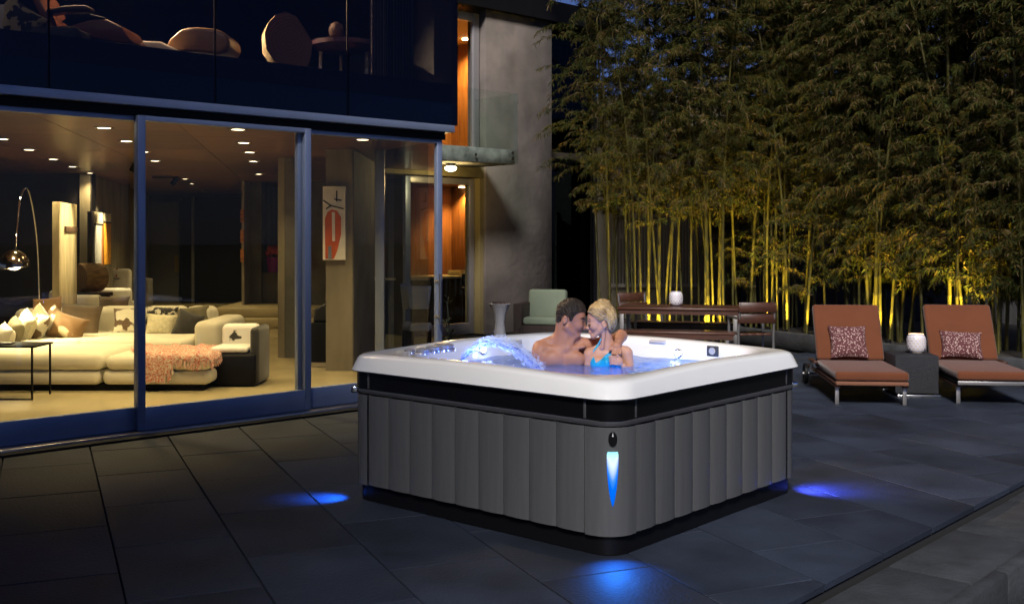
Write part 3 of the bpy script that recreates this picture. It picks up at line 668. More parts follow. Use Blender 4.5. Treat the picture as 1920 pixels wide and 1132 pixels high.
# things at the back: low white sofa backs, log on a dark table, red vase
def softbox(name, px0, py0, px1, py1, Y, dep, m, label, cat, group=None, bev=.08, extra=None):
    p0, p1 = at(px0, py0, Y), at(px1, py1, Y); q = MB(); q.box(((p0.x + p1.x) / 2, Y + dep / 2, (p0.z + p1.z) / 2), (p1.x - p0.x, dep, p0.z - p1.z))
    return tag(q.build(name, m, bevel=bev, seg=3, smooth=70), label, cat, group)
def lounge_chair(px0, px1, ptop, pbase, Y, label, rot):
    x0, x1 = at(px0, 0, Y).x, at(px1, 0, Y).x; w_ = x1 - x0; zt = at(0, ptop, Y).z; t = thing('lounge_chair', label, 'armchair', ((x0 + x1) / 2, Y, .012), 'white armchairs at the back of the living room')
    q = MB(); q.box(((x0 + x1) / 2, Y + .38, .24), (w_ * .8, .7, .3)); q.build('seat', M_white, t, bevel=.06, seg=3)
    q = MB(); q.box(((x0 + x1) / 2, Y + (.06 if rot else .74), (zt + .1) / 2), (w_, .16, zt - .1)); q.build('backrest', M_white, t, bevel=.07, seg=4, smooth=70)
    for x in (x0 + .05, x1 - .05): q = MB(); q.box((x, Y + .4, .3), (.12, .62, .5)); q.build('armrest', M_white, t, bevel=.05, seg=3)
    return t
lounge_chair(114, 188, 553, 600, 17.6, 'white armchair with its low back turned behind the dark brown cushion', True)
lounge_chair(90, 138, 544, 600, 19.0, 'white armchair behind and left of the round log', True)
lounge_chair(176, 245, 540, 600, 20.2, 'wide white armchair below the pair of narrow canvases', True)
lounge_chair(176, 222, 506, 560, 21.6, 'white high back armchair beside the red vase', False)
dt = thing('low_table', 'low dark table that carries the round log', 'table', (at(150, 0, 18.6).x, 18.9, .012))
q = MB(); x0, x1 = at(112, 0, 18.6).x, at(186, 0, 18.6).x; q.box(((x0 + x1) / 2, 18.9, .74), (x1 - x0, .7, .06)); q.build('table_top', M_black, dt, bevel=.005)
for x in (x0 + .06, x1 - .06): q = MB(); q.box((x, 18.9, .37), (.05, .6, .70)); q.build('leg', M_black, dt)
M_bark = mat('dark bark', (.14, .085, .04), .85, var=.4, vscale=6, bump=.8, bscale=18, stretch=(1, 1, 3))
def ringwood(name, c0, c1):
    if name in _m: return _m[name]
    m = mat(name, c0, .65); t = m.node_tree; N = t.nodes; L = t.links
    tc = N.new('ShaderNodeTexCoord'); wv = N.new('ShaderNodeTexWave'); wv.wave_type = 'RINGS'; wv.rings_direction = 'SPHERICAL'; wv.inputs['Scale'].default_value = 9; wv.inputs['Distortion'].default_value = 5; wv.inputs['Detail'].default_value = 3
    r = N.new('ShaderNodeValToRGB'); r.color_ramp.elements[0].color = (*c0, 1); r.color_ramp.elements[1].color = (*c1, 1)
    L.new(tc.outputs['Object'], wv.inputs[0]); L.new(wv.outputs[0], r.inputs[0]); L.new(r.outputs[0], N['Principled BSDF'].inputs['Base Color']); return m
def log_slice(name, label, cat, pts, Y, vec, mface, mbark, sc=1.0):
    pl = [at(x, y, Y) for x, y in pts]; c = sum(pl, Vector()) / len(pl); zmin = min(p.z for p in pl)
    t = thing(name, label, cat, (c.x, c.y, zmin)); n = len(pl); vec = Vector(vec)
    q = MB()
    for i in range(5):
        s_ = i / 4; k = 1 + .03 * math.sin(s_ * PI)
        for j, p in enumerate(pl): q.v.append(c + (p - c) * (k + .015 * math.sin(j * 2.3 + i)) + vec * s_)
    for i in range(4):
        for j in range(n): q.f.append((i * n + j, i * n + (j + 1) % n, (i + 1) * n + (j + 1) % n, (i + 1) * n + j))
    q.f.append(tuple(4 * n + j for j in range(n)))
    q.build('bark', mbark, t, smooth=50)
    q = MB(); q.extrude([c + (p - c) * .985 - vec.normalized() * .004 for p in pl], vec.normalized() * .01); fo_ = q.build('cut_face', mface, t)
    me = fo_.data; off = c - t.location
    for v in me.vertices: v.co -= off
    fo_.location = off
    return t
log_slice('log_stool', 'thick round log with carved hollow standing on the low dark table', 'log', [(152 + 20 * math.cos(a) - 8, 521 + 27 * math.sin(a)) for a in [k * PI / 9 for k in range(18)]], 18.75, (.28, .25, 0), ringwood('dark log rings', (.05, .028, .012), (.12, .07, .03)), M_bark)
vz = at(199, 512, 21.7); q = MB(); q.lathe((vz.x, 22.3, .90), [(.03, 0), (.045, .03), (.04, .09), (.018, .14), (.02, .20)], 14); tag(q.build('bottle', mat('red glazed bottle', (.4, .015, .01), .3), smooth=60), 'small red bottle shaped vase above the white high back armchair', 'vase')
q = MB(); q.box((vz.x, 22.55, .45), (1.2, .3, .87)); tag(q.build('console', M_conc_grey, bevel=.01), 'grey console that carries the red bottle behind the armchairs', 'console')
q = MB(); q.lathe((vz.x, 22.3, .888), [(.08, 0), (.08, .012)], 14); tag(q.build('coaster', M_black), 'dark coaster under the red bottle', 'coaster')
# flowers on the half wall
P = Vector((at(511, 0, 22.7).x, 22.75, 1.002)); ft = thing('flower_pot', 'bouquet of pink flowers in a purple pot on the half wall', 'flower pot', P)
q = MB(); q.lathe(P, [(.11, 0), (.14, .32), (.13, .32), (.10, .02)], 18, (True, False)); q.build('pot', mat('magenta foil pot', (.28, .02, .26), .4), ft, smooth=50)
for i in range(11):
    a = i * 2.4; r_ = .05 + .1 * (i % 3) / 2; q = MB(); c_ = P + Vector((math.cos(a) * r_, math.sin(a) * r_, .40 + .1 * random.random())); q.ball(c_, .06, 9, 6)
    for k_, v_ in enumerate(q.v): q.v[k_] = c_ + (v_ - c_) * (1 + .25 * math.sin(k_ * 2.1))
    q.build('flower', mat('pink petals', (.6, .10, .16), .8, rand=.3), ft, smooth=30)
for i in range(14):
    a = i * 1.7; q = MB(); p0 = P + Vector((0, 0, .3)); p1 = P + Vector((math.cos(a) * .22, math.sin(a) * .22, .34 + .06 * math.sin(i))); s_ = Vector((-math.sin(a), math.cos(a), 0)) * .03
    q.v = [p0, (p0 + p1) / 2 + s_, p1, (p0 + p1) / 2 - s_]; q.f = [(0, 1, 2, 3)]; q.build('leaf', mat('dark leaf', (.02, .05, .015), .6), ft)
# three small orange panels on the far wall edge
for i, py in enumerate((405, 443, 479)):
    p0 = at(451, py - 12, 21.95); p1 = at(457, py + 12, 21.95); q = MB(); q.box(((p0.x + p1.x) / 2, 21.97, (p0.z + p1.z) / 2), (p1.x - p0.x, .05, p0.z - p1.z))
    tag(q.build('small_panel', mat('rust orange panel', (.35, .12, .03), .6, var=.5, vscale=18)), ('top', 'middle', 'bottom')[i] + ' one of three small orange panels stacked on the far wall edge', 'wall art', 'three small orange panels')
# painting on the pier
fe = (p_ := [gp(611, 697), gp(661, 697)])[1] - p_[0]; PF = Frame((p_[0].x, p_[0].y), (fe.x, fe.y)); PF.n = -PF.n if PF.n.y > 0 else PF.n
def pbox(px0, py0, px1, py1, off, th, name, m, parent=None):
    a0, zt = PF.hit(px0, py0); a1, _ = PF.hit(px1, py0); _, zb = PF.hit(px0, py1)
    q = MB(); p0, p1 = PF.P(a0, 0, zb) + PF.n * off, PF.P(a1, 0, zb) + PF.n * off; q.extrude([p0, p1, p1 + PF.n * th, p0 + PF.n * th], (0, 0, zt - zb)); return q.build(name, m, parent)
pa = pbox(607, 350, 649, 487, .01, .06, 'painting', mat('white canvas', (.72, .68, .60), .8, var=.08, vscale=8)); tag(pa, 'abstract painting with orange red figure on white, hung on the concrete pier', 'painting')
def ppoly(pts, off, name, m):
    P_ = []
    for (x, y) in pts: a, z = PF.hit(x, y); P_.append(PF.P(a, 0, z) + PF.n * off)
    q = MB(); q.extrude(P_, PF.n * .004); q.build(name, m, pa)
rd_ = mat('red orange paint', (.55, .10, .03), .7, var=.15, vscale=6); wp_ = mat('white canvas', (.72, .68, .60), .8)
ppoly([(612, 485), (611, 410), (616, 398), (624, 393), (634, 396), (641, 408), (641, 440), (634, 470), (628, 485)], .072, 'painted_shape', rd_)
ppoly([(624, 398), (630, 398), (630, 452), (625, 452)], .077, 'painted_shape', wp_)
ppoly([(617, 462), (623, 460), (624, 485), (617, 485)], .077, 'painted_shape', mat('grey blue paint', (.18, .2, .25), .7))
for (l0, l1) in (((608, 376), (622, 386)), ((622, 386), (646, 392)), ((633, 358), (633, 378)), ((628, 374), (642, 376)), ((613, 392), (622, 386))):
    a, z = PF.hit(*l0); b_, z2 = PF.hit(*l1); q = MB(); q.tube([PF.P(a, 0, z) + PF.n * .074, PF.P(b_, 0, z2) + PF.n * .074], .008, 6); q.build('painted_line', M_black, pa)
# black cabinet with a bag on it
cb = thing('cabinet', 'low black cabinet on steel base left of the concrete pier', 'cabinet', gp(615, 690, .012)); Yc = gp(615, 690).y
x0, x1 = at(581, 0, Yc).x, at(646, 0, Yc).x
q = MB(); q.box(((x0 + x1) / 2, Yc + .22, .335), (x1 - x0, .44, .52)); q.build('body', M_black, cb, bevel=.006)
q = MB(); q.box(((x0 + x1) / 2, Yc + .2, .045), (x1 - x0 - .04, .38, .06)); q.build('base', M_steel, cb)
q = MB(); p0 = [(x0 + .02, .597), (x0 + .40, .597), (x0 + .36, .80), (x0 + .2, .86), (x0 + .04, .78)]; q.extrude([Vector((a, Yc + .1, z)) for a, z in p0], (0, .25, 0)); tag(q.build('bag', mat('black leather bag', (.012, .012, .013), .5), bevel=.03, seg=3), 'slouched black bag on the low black cabinet', 'bag')
lounge_chair(604, 640, 535, 600, 17.2, 'white armchair half hidden behind the concrete pier', False)
# dining chairs seen through the right door
for i, (px0, px1, Y) in enumerate(((752, 768, 15.4), (764, 806, 15.2))):
    x0, x1 = at(px0, 0, Y).x, at(px1, 0, Y).x; zt, zb = at(0, 532 if i == 0 else 536, Y).z, at(0, 580, Y).z
    t = thing('dining_chair', ('white' if i else 'partly hidden white') + ' slip covered dining chair behind the right glass door' + ('' if i else ', left one'), 'chair', ((x0 + x1) / 2, Y, .012), 'white dining chairs')
    q = MB(); q.v = [Vector((x0 - .02, Y, zt)), Vector((x1 + .02, Y, zt)), Vector((x1 - .02, Y, zb)), Vector((x0 + .02, Y, zb))]; q.v += [v + Vector((0, .08, 0)) for v in q.v]; q.f = [(0, 3, 2, 1), (4, 5, 6, 7), (0, 1, 5, 4), (1, 2, 6, 5), (2, 3, 7, 6), (3, 0, 4, 7)]
    q.build('backrest', M_white, t, bevel=.025, seg=3); q = MB(); q.box(((x0 + x1) / 2, Y + .3, .46), (x1 - x0 - .02, .42, .1)); q.build('seat', M_white, t, bevel=.03, seg=3)
    for dx in (x0 + .03, x1 - .03):
        for dy in (.06, .46): q = MB(); q.box((dx, Y + dy, .212), (.035, .035, .40)); q.build('leg', M_black, t)

# ------------------------------------------------------------------ upstairs behind the smoked glass
UF = 3.392
def ap_(px, py, d): 
    a = FA.at(px, d); p = FA.P(a, d, 0); return Vector((p.x, p.y, CAMH - (py - HZ) * p.y / F))
Yl = ap_(540, 80, .5).y
ls = log_slice('log_slice', 'big upright log slice with pale bark edge behind the upstairs glass', 'log', [(496, 62), (503, 44), (517, 28), (536, 22), (556, 32), (566, 46), (575, 62), (586, 80), (584, 105), (578, 124), (562, 126), (530, 124), (512, 112), (498, 92)], Yl, (-.10, .30, 0), ringwood('red brown log rings', (.045, .016, .010), (.12, .045, .024)), mat('pale bark', (.55, .42, .24), .85, var=.35, vscale=7, bump=.8, bscale=14, stretch=(3, 3, .6)))
def smooth_slab(name, label, cat, pts, Y, dep, m, bev=.03):
    q = MB(); q.extrude([at(x, y, Y) for x, y in pts], (0, dep, 0)); return tag(q.build(name, m, bevel=bev, seg=4, smooth=70), label, cat)
bent = mat('honey bentwood veneer', (.34, .19, .085), .35, var=.2, vscale=4, stretch=(.5, 1, 9))
Yb = ap_(370, 75, .7).y
smooth_slab('wooden_bench', 'rounded honey coloured bentwood bench behind the upstairs glass', 'bench', [(307, 92), (318, 72), (338, 54), (365, 50), (405, 54), (425, 64), (431, 80), (426, 94), (410, 102), (370, 97), (335, 96)], Yb, .5, bent, .05)
Yc_ = ap_(270, 85, .9).y
smooth_slab('chaise', 'low white curved chaise between the lounge chair and the bentwood bench upstairs', 'chaise', [(212, 84), (245, 76), (300, 78), (330, 92), (330, 100), (280, 95), (240, 88)], Yc_, .6, mat('ivory leather', (.55, .48, .40), .5), .02)
Ye = ap_(160, 60, .8).y
ec = thing('lounge_chair', 'dark leather and rosewood lounge chair behind the upstairs glass at the left', 'armchair', (at(160, 0, Ye).x, Ye, UF)); rw = mat('rosewood shell', (.16, .055, .025), .4, var=.25, vscale=5, stretch=(1, 1, 5))
for nm, pts, dep, m in (('seat_shell', [(90, 64), (110, 48), (130, 48), (170, 36), (200, 36), (228, 50), (246, 78), (236, 82), (180, 74), (120, 70)], .5, rw), ('arm_pad', [(84, 18), (120, 11), (160, 9), (170, 16), (166, 22), (120, 22), (90, 27)], .14, mat('brown leather pad', (.05, .03, .02), .5)), ('back_shell', [(50, -20), (66, -20), (90, 30), (106, 62), (92, 60), (70, 22)], .5, rw), ('seat_cushion', [(112, 40), (140, 26), (170, 26), (200, 34), (170, 40), (130, 50)], .44, M_black)):
    q = MB(); q.extrude([at(x, y, Ye) for x, y in pts], (0, dep, 0)); q.build(nm, m, ec, bevel=.02, seg=3, smooth=70)
Yp = ap_(30, 40, .9).y
q = MB(); q.pillow(at(34, 42, Yp), .42, .34, .14, Matrix.Rotation(R(34), 4, 'Y')); tag(q.build('cushion', hide('zebra cloth', (.6, .5, .22), BK, 9, .5), smooth=80), 'black and gold zebra cushion behind the upstairs glass at the left edge', 'cushion')
q = MB(); q.pillow(at(-6, 40, Yp), .30, .34, .14, Matrix.Rotation(R(10), 4, 'Y')); tag(q.build('cushion', cream, smooth=80), 'cream cushion cut off by the left edge upstairs', 'cushion')
q = MB(); q.box((at(10, 0, Yp).x, Yp + .3, UF + .12), (1.3, .7, .2)); tag(q.build('daybed', M_dwall, bevel=.03), 'dark low daybed under the zebra cushion upstairs', 'daybed')
Yt = ap_(640, 100, 1.0).y; tb_ = thing('round_table', 'dark round table with pale legs and dark bowl behind the upstairs glass', 'table', (at(640, 0, Yt).x, Yt, UF))
zt = at(0, 74, Yt).z; x0 = at(640, 0, Yt).x
q = MB(); q.lathe((x0, Yt + .2, zt), [(.30, -.10), (.36, -.05), (.36, 0)], 28); q.build('table_top', mat('wine lacquer', (.05, .015, .03), .4), tb_, smooth=40)
for px in (594, 628, 682): x_ = at(px, 0, Yt).x; q = MB(); q.box((x_, Yt + (.25 if px != 628 else .45), (UF + zt - .1) / 2), (.035, .035, zt - .1 - UF)); q.build('leg', mat('pale leg', (.35, .36, .40), .5), tb_)
q = MB(); q.ball((at(628, 0, Yt).x, Yt + .1, zt + .115), (.085, .085, .1), 16, 10); tag(q.build('carved_ball', mat('brown carved ball', (.10, .05, .03), .7, var=.6, vscale=16, bump=.8, bscale=30), smooth=60), 'brown carved ball standing on the dark round table upstairs', 'ornament')
# curtains upstairs
for i, (px0, px1, m) in enumerate(((694, 722, mat('pale lilac curtain', (.16, .14, .17), .9)), (724, 775, mat('blue grey curtain', (.03, .055, .075), .9)))):
    def cf(u, v):
        px = px0 + (px1 - px0) * u; p = ap_(px, 0, .42); n_ = 5 if i == 0 else 9
        return (p.x, p.y + .05 * math.sin(u * n_ * 2 * PI), UF + v * 2.48)
    q = MB(); q.grid(cf, 48, 2); tag(q.build('curtain', m, smooth=60), ('pale lilac' if i == 0 else 'blue grey') + ' curtain hanging at the right end of the upstairs room', 'curtain')
for (px, py, e, lb) in ((213, 17, 700, 'lone ceiling spot above the lounge chair upstairs'), (480, 8, 4200, 'ceiling spot left of the log slice upstairs'), (758, 8, 25, 'ceiling spot in front of the curtains upstairs'), (330, 0, 3200, 'ceiling spot above the bentwood bench upstairs')):
    a = FA.at(px, 1.0) - (.9 if px in (480, 330) else 0); P = FA.P(a, 3.3 if px in (480, 330) else 1.2, 5.88); t = thing('downlight', lb, 'downlight', P - Vector((0, 0, .01)))
    q = MB(); q.lathe(P - Vector((0, 0, .01)), [(.05, 0), (.05, .01)], 12); q.build('lens', M_dl, t); lamp('bulb', 'SPOT', P - Vector((0, 0, .04)), e, (1, .75, .42), t, .04, 46, P + ((FA.e * 1.0 - FA.n * 2.7 - Vector((0, 0, 2.0))) if px in (480, 330) else Vector((0, 0, -2))), .6)
# ------------------------------------------------------------------ hot tub
UA = R(49.0)
tu = Vector((math.cos(UA), math.sin(UA), 0)); tv = Vector((-math.sin(UA), math.cos(UA), 0))
SZ = 2.24; TN = Vector((.552, 5.80, 0)); TC = TN + (tu + tv) * SZ / 2
def T(u, v, z): return TC + tu * u + tv * v + Vector((0, 0, z))       # near corner is (-,-), left corner (-,+), right corner (+,-)
M_acr = mat('white acrylic', (.74, .735, .725), .14, 0, .5, coat=.3, var=.015, vscale=3)
M_panel = mat('grey wood grain skirt', (.082, .083, .086), .27, 0, .5, var=.06, vscale=6, stretch=(6, 6, .35), bump=.03, bscale=40)
M_gloss = mat('gloss black trim', (.005, .005, .006), .3, 0, .2)
M_band = mat('black vinyl band', (.004, .004, .005), .3, 0, .2)
tub = thing('hot_tub', 'large square hot tub with white rim, grey panel skirt and blue lights', 'hot tub', TC.copy())
def rrect(a, r, z, nc=10, ns=10, corner=None, dz=None):
    # rounded square ring; corner: optional per corner radii (near, right, far, left)
    pts = []; rs = corner or [r] * 4
    cs = [(-1, -1), (1, -1), (1, 1), (-1, 1)]
    for i, (sx, sy) in enumerate(cs):
        rr = rs[i]; cx, cy = sx * (a - rr), sy * (a - rr); st = math.atan2(sy, sx) - PI / 4
        for k in range(nc + 1):
            q = st + (PI / 2) * k / nc; pts.append((cx + rr * math.cos(q), cy + rr * math.sin(q)))
        sx2, sy2 = cs[(i + 1) % 4]; r2 = rs[(i + 1) % 4]
        e = pts[-1]; st2 = math.atan2(sy2, sx2) - PI / 4; nx = (sx2 * (a - r2) + r2 * math.cos(st2), sy2 * (a - r2) + r2 * math.sin(st2))
        for k in range(1, ns): t = k / ns; pts.append((e[0] + (nx[0] - e[0]) * t, e[1] + (nx[1] - e[1]) * t))
    return [T(p[0], p[1], z + (dz(p[0], p[1]) if dz else 0)) for p in pts]
def loft(rings, b=None, closed=False):
    b = b or MB(); n = len(rings[0]); i = len(b.v)
    for r_ in rings: b.v += r_
    for k in range(len(rings) - 1):
        for j in range(n): b.f.append((i + k * n + j, i + k * n + (j + 1) % n, i + (k + 1) * n + (j + 1) % n, i + (k + 1) * n + j))
    return b
hr = SZ / 2
inner = [.42, .34, .36, .58]; inner2 = [.46, .38, .40, .62]
def dip(u, v):                                          # rim is gently contoured, low at the near corner, higher at the far corner
    return .010 * (u + v) / 2.2 + .012 * math.cos(u * 2.6) * math.cos(v * 2.6) * (-1)
rings = [rrect(hr - .035, .16, .850), rrect(hr - .004, .17, .851), rrect(hr + .002, .18, .858), rrect(hr - .002, .18, .868), rrect(hr - .026, .18, .944, dz=dip), rrect(hr - .034, .18, .956, dz=dip), rrect(hr - .052, .18, .966, dz=dip),
         rrect(hr - .09, .18, .971, dz=dip), rrect(hr - .145, .3, .968, corner=[.40, .32, .34, .54], dz=dip), rrect(hr - .175, .3, .955, corner=inner, dz=dip), rrect(hr - .19, .3, .925, corner=inner), rrect(hr - .215, .3, .84, corner=inner2), rrect(hr - .25, .3, .74, corner=inner2),
         rrect(hr - .36, .3, .66, corner=inner2), rrect(hr - .50, .3, .62, corner=[.3] * 4), rrect(hr - .56, .2, .52, corner=[.25] * 4), rrect(hr - .64, .2, .30, corner=[.22] * 4), rrect(.1, .05, .27)]
b = loft(rings); n = len(rings[0]); b.f.append(tuple(len(b.v) - n + j for j in range(n)))
b.build('shell', M_acr, tub, smooth=60)
# black band, chrome strip, plinth
loft([rrect(hr - .034, .14, .86), rrect(hr - .034, .14, .735)]).build('band', M_band, tub, smooth=40)
loft([rrect(hr - .06, .14, .740), rrect(hr - .040, .15, .740), rrect(hr - .031, .155, .735), rrect(hr - .029, .155, .722), rrect(hr - .034, .15, .708), rrect(hr - .06, .14, .705)]).build('trim_strip', mat('brushed dark chrome', (.10, .10, .11), .16, .5), tub, smooth=40)
loft([rrect(hr - .062, .13, 0.004), rrect(hr - .062, .13, .13)]).build('plinth', M_gloss, tub, smooth=40)
loft([rrect(hr - .06, .13, .70), rrect(hr - .06, .13, .115)]).build('skirt_core', M_black, tub, smooth=40)
# vertical strips on the band at the corners
cw = .235                                                # corner panel half span along each side
for sx, sy in ((-1, -1), (-1, 1), (1, -1)):
    for (ax, cu) in (('u', 1), ('v', 1)):
        if ax == 'u': p = T(sx * (hr - cw), sy * (hr - .042), .795)
        else: p = T(sx * (hr - .042), sy * (hr - cw), .795)
        q = MB(); q.box(p, (.02, .02, .108), UA); q.build('band_divider', mat('grey divider', (.06, .06, .065), .4), tub, bevel=.004)
# skirt panels; each slightly bowed
ZB, ZT = .118, .702
def panel(p0, p1, nrm, z0=ZB, z1=ZT):
    q = MB(); L_ = (p1 - p0); w_ = L_.length; ns = 8
    def fn(u, v):
        bow = .011 * (1 - (2 * u - 1) ** 2) ** .7 if 0 < u < 1 else 0
        return p0 + L_ * (u * (1 - .0035 / w_ * 2) + .0035 / w_) + nrm * bow + Vector((0, 0, z0 + (z1 - z0) * v))
    q.grid(fn, ns, 2); i = len(q.v)
    e = [fn(0, 0), fn(0, 1), fn(1, 0), fn(1, 1)]; q.v += e + [x - nrm * .02 for x in e]
    q.f += [(i, i + 4, i + 5, i + 1), (i + 2, i + 3, i + 7, i + 6)]
    return q.build('skirt_panel', M_panel, tub, smooth=35)
NP = 9
for (org, dr_, nrm) in ((T(-hr + .034, hr - cw, 0), -tv, -tu), (T(-hr + cw, -hr + .034, 0), tu, -tv)):
    tot = SZ - 2 * cw
    for k in range(NP): panel(org + dr_ * tot * k / NP, org + dr_ * tot * (k + 1) / NP, nrm)
# far sides closed with plain panels too
for (org, dr_, nrm) in ((T(hr - .034, hr - cw, 0), -tv, tu), (T(-hr + cw, hr - .034, 0), tu, tv)):
    tot = SZ - 2 * cw
    for k in range(NP): panel(org + dr_ * tot * k / NP, org + dr_ * tot * (k + 1) / NP, nrm)
def corner(sx, sy):
    r_ = .17; a = hr - .030; cx, cy = sx * (a - r_), sy * (a - r_); st = math.atan2(sy, sx) - PI / 4
    pts = [(cx + r_ * math.cos(st), cy + r_ * math.sin(st))]
    arc = [(cx + r_ * math.cos(st + PI / 2 * k / 14), cy + r_ * math.sin(st + PI / 2 * k / 14)) for k in range(15)]
    st2 = st + PI / 2; off = cw - .035 - r_
    p0 = (arc[0][0] - (-math.sin(st)) * off, arc[0][1] - math.cos(st) * off); p1 = (arc[-1][0] + (-math.sin(st2)) * off, arc[-1][1] + math.cos(st2) * off)
    ln = [p0] + arc + [p1]; q = MB()
    for z in (ZB - .006, .3, .5, ZT): q.v += [T(x, y, z) for x, y in ln]
    m_ = len(ln)
    for k in range(3):
        for j in range(m_ - 1): q.f.append((k * m_ + j, k * m_ + j + 1, (k + 1) * m_ + j + 1, (k + 1) * m_ + j))
    q.build('corner_panel', M_panel, tub, smooth=50)
    return cx, cy, r_
# LED spear lights on the corners
def spear_mat():
    m = bpy.data.materials.new('blue led lens'); m.use_nodes = True; t = m.node_tree; N = t.nodes; N.clear(); L = t.links
    at_ = N.new('ShaderNodeAttribute'); at_.attribute_name = 'along'; r = N.new('ShaderNodeValToRGB'); e = N.new('ShaderNodeEmission'); o = N.new('ShaderNodeOutputMaterial')
    cr = r.color_ramp; cr.elements[0].position = 0; cr.elements[0].color = (.0, .10, .62, 1); cr.elements[1].position = 1; cr.elements[1].color = (.30, .85, 1, 1)
    for p, c in ((.3, (.0, .12, .80)), (.46, (.04, .22, 1.0)), (.60, (.36, .50, 1.0)), (.76, (.62, .76, 1.0)), (.92, (.45, .92, 1.0))): x = cr.elements.new(p); x.color = (*c, 1)
    L.new(at_.outputs['Fac'], r.inputs[0]); L.new(r.outputs[0], e.inputs[0]); e.inputs[1].default_value = 1.15; L.new(e.outputs[0], o.inputs[0]); return m
M_spear = spear_mat()
def spear(sx, sy, turn=0):
    cx, cy, r_ = corner(sx, sy); st = math.atan2(sy, sx) + turn; z0, z1 = .275, .572; rows = 22; cols = 8; q = MB(); al = []
    for i in range(rows + 1):
        t = i / rows; z = z0 + (z1 - z0) * t
        hw = .031 * min(1, (1 - (1 - t) ** 2.2) ** .75 * 1.02) if t < 1 else .031
        if t > .96: hw *= .86 if t > .99 else .96
        for j in range(cols + 1):
            x = (2 * j / cols - 1); a_ = st + x * hw / r_; rr = r_ + .003 + .006 * (1 - x * x)
            q.v.append(T(cx + rr * math.cos(a_), cy + rr * math.sin(a_), z)); al.append(min(1, max(0, t - .28 * x * x * (1 if t < .9 else 0))))
    for i in range(rows):
        for j in range(cols): k = i * (cols + 1) + j; q.f.append((k, k + 1, k + cols + 2, k + cols + 1))
    o = q.build('led_lens', M_spear, tub, smooth=60); at_ = o.data.attributes.new('along', 'FLOAT', 'POINT'); at_.data.foreach_set('value', al)
    st -= turn; d = Vector((math.cos(st), math.sin(st))); base = T((abs(cx) + r_ * .707 + .03) * sx, (abs(cy) + r_ * .707 + .03) * sy, .24)
    dirw = (tu * d.x + tv * d.y)
    return base, dirw
near = spear(-1, -1); left = spear(-1, 1, -.5); right = spear(1, -1, .5); spear(1, 1)
for (bp, dw), tgt, e, c_, sz in ((near, None, 16, (.015, .20, 1), 110), (left, None, 44, (.01, .16, 1), 84), (right, None, 55, (.08, .12, 1), 108)):
    p = bp + dw * .03 - Vector((0, 0, .06)); lamp('corner_light', 'SPOT', p, e, c_, tub, .015, sz, Vector((p.x, p.y, 0)) + dw * .13, 1.0)
# badge above the near spear
cx, cy, r_ = -(hr - .03 - .17), -(hr - .03 - .17), .17
q = MB(); pts = []
for k in range(20):
    a_ = 2 * PI * k / 20; ang = R(225) + .024 * math.cos(a_) / r_; pts.append((ang, .64 + .040 * math.sin(a_)))
q.v = [T(cx + (r_ + .006) * math.cos(a), cy + (r_ + .006) * math.sin(a), z) for a, z in pts] + [T(cx + r_ * math.cos(a), cy + r_ * math.sin(a), z) for a, z in pts]
q.f = [tuple(range(20))] + [(k, (k + 1) % 20, 20 + (k + 1) % 20, 20 + k) for k in range(20)]
bd_ = q.build('badge', M_gloss, tub, smooth=40)
q = MB(); a_ = R(225); q.ball(T(cx + (r_ + .008) * math.cos(a_), cy + (r_ + .008) * math.sin(a_), .658), .005, 8, 6)
q.tube([T(cx + (r_ + .008) * math.cos(a_), cy + (r_ + .008) * math.sin(a_), .660), T(cx + (r_ + .008) * math.cos(a_), cy + (r_ + .008) * math.sin(a_), .674)], .0018, 6); q.build('emblem', mat('silver print', (.7, .7, .7), .4), bd_, smooth=50)
# chrome end clips on the trim at left and right corners
for sx, sy in ((-1, 1), (1, -1)):
    q = MB(); c_ = T(sx * (hr - .065), sy * (hr - .065), .722); q.box(c_, (.05, .05, .045), UA + PI / 4); q.build('trim_clip', M_chrome, tub, bevel=.012, seg=3)
# water
WZ = .848
M_water = bpy.data.materials.new('spa water'); M_water.use_nodes = True; t = M_water.node_tree; N = t.nodes; N.clear(); L = t.links
fr = N.new('ShaderNodeFresnel'); fr.inputs[0].default_value = 1.33; tr_ = N.new('ShaderNodeBsdfTransparent'); tr_.inputs[0].default_value = (.72, .80, .93, 1)
gl = N.new('ShaderNodeBsdfGlossy'); gl.inputs['Roughness'].default_value = .03
df = N.new('ShaderNodeBsdfTranslucent'); df.inputs[0].default_value = (.42, .50, .72, 1); m1 = N.new('ShaderNodeMixShader'); m1.inputs[0].default_value = .35
df2 = N.new('ShaderNodeBsdfDiffuse'); df2.inputs[0].default_value = (.20, .23, .32, 1); m0 = N.new('ShaderNodeMixShader'); m0.inputs[0].default_value = .4
mx = N.new('ShaderNodeMixShader'); o_ = N.new('ShaderNodeOutputMaterial')
tc = N.new('ShaderNodeTexCoord'); nz = N.new('ShaderNodeTexNoise'); nz.inputs['Scale'].default_value = 14; nz.inputs['Detail'].default_value = 4; nz.inputs['Distortion'].default_value = 1.2; bp_ = N.new('ShaderNodeBump'); bp_.inputs['Strength'].default_value = .55; bp_.inputs['Distance'].default_value = .03
L.new(tc.outputs['Object'], nz.inputs[0]); L.new(nz.outputs[0], bp_.inputs['Height']); L.new(bp_.outputs[0], gl.inputs['Normal']); L.new(bp_.outputs[0], fr.inputs['Normal'])
L.new(df.outputs[0], m0.inputs[1]); L.new(df2.outputs[0], m0.inputs[2])
L.new(tr_.outputs[0], m1.inputs[1]); L.new(m0.outputs[0], m1.inputs[2]); L.new(fr.outputs[0], mx.inputs[0]); L.new(m1.outputs[0], mx.inputs[1]); L.new(gl.outputs[0], mx.inputs[2]); L.new(mx.outputs[0], o_.inputs[0])
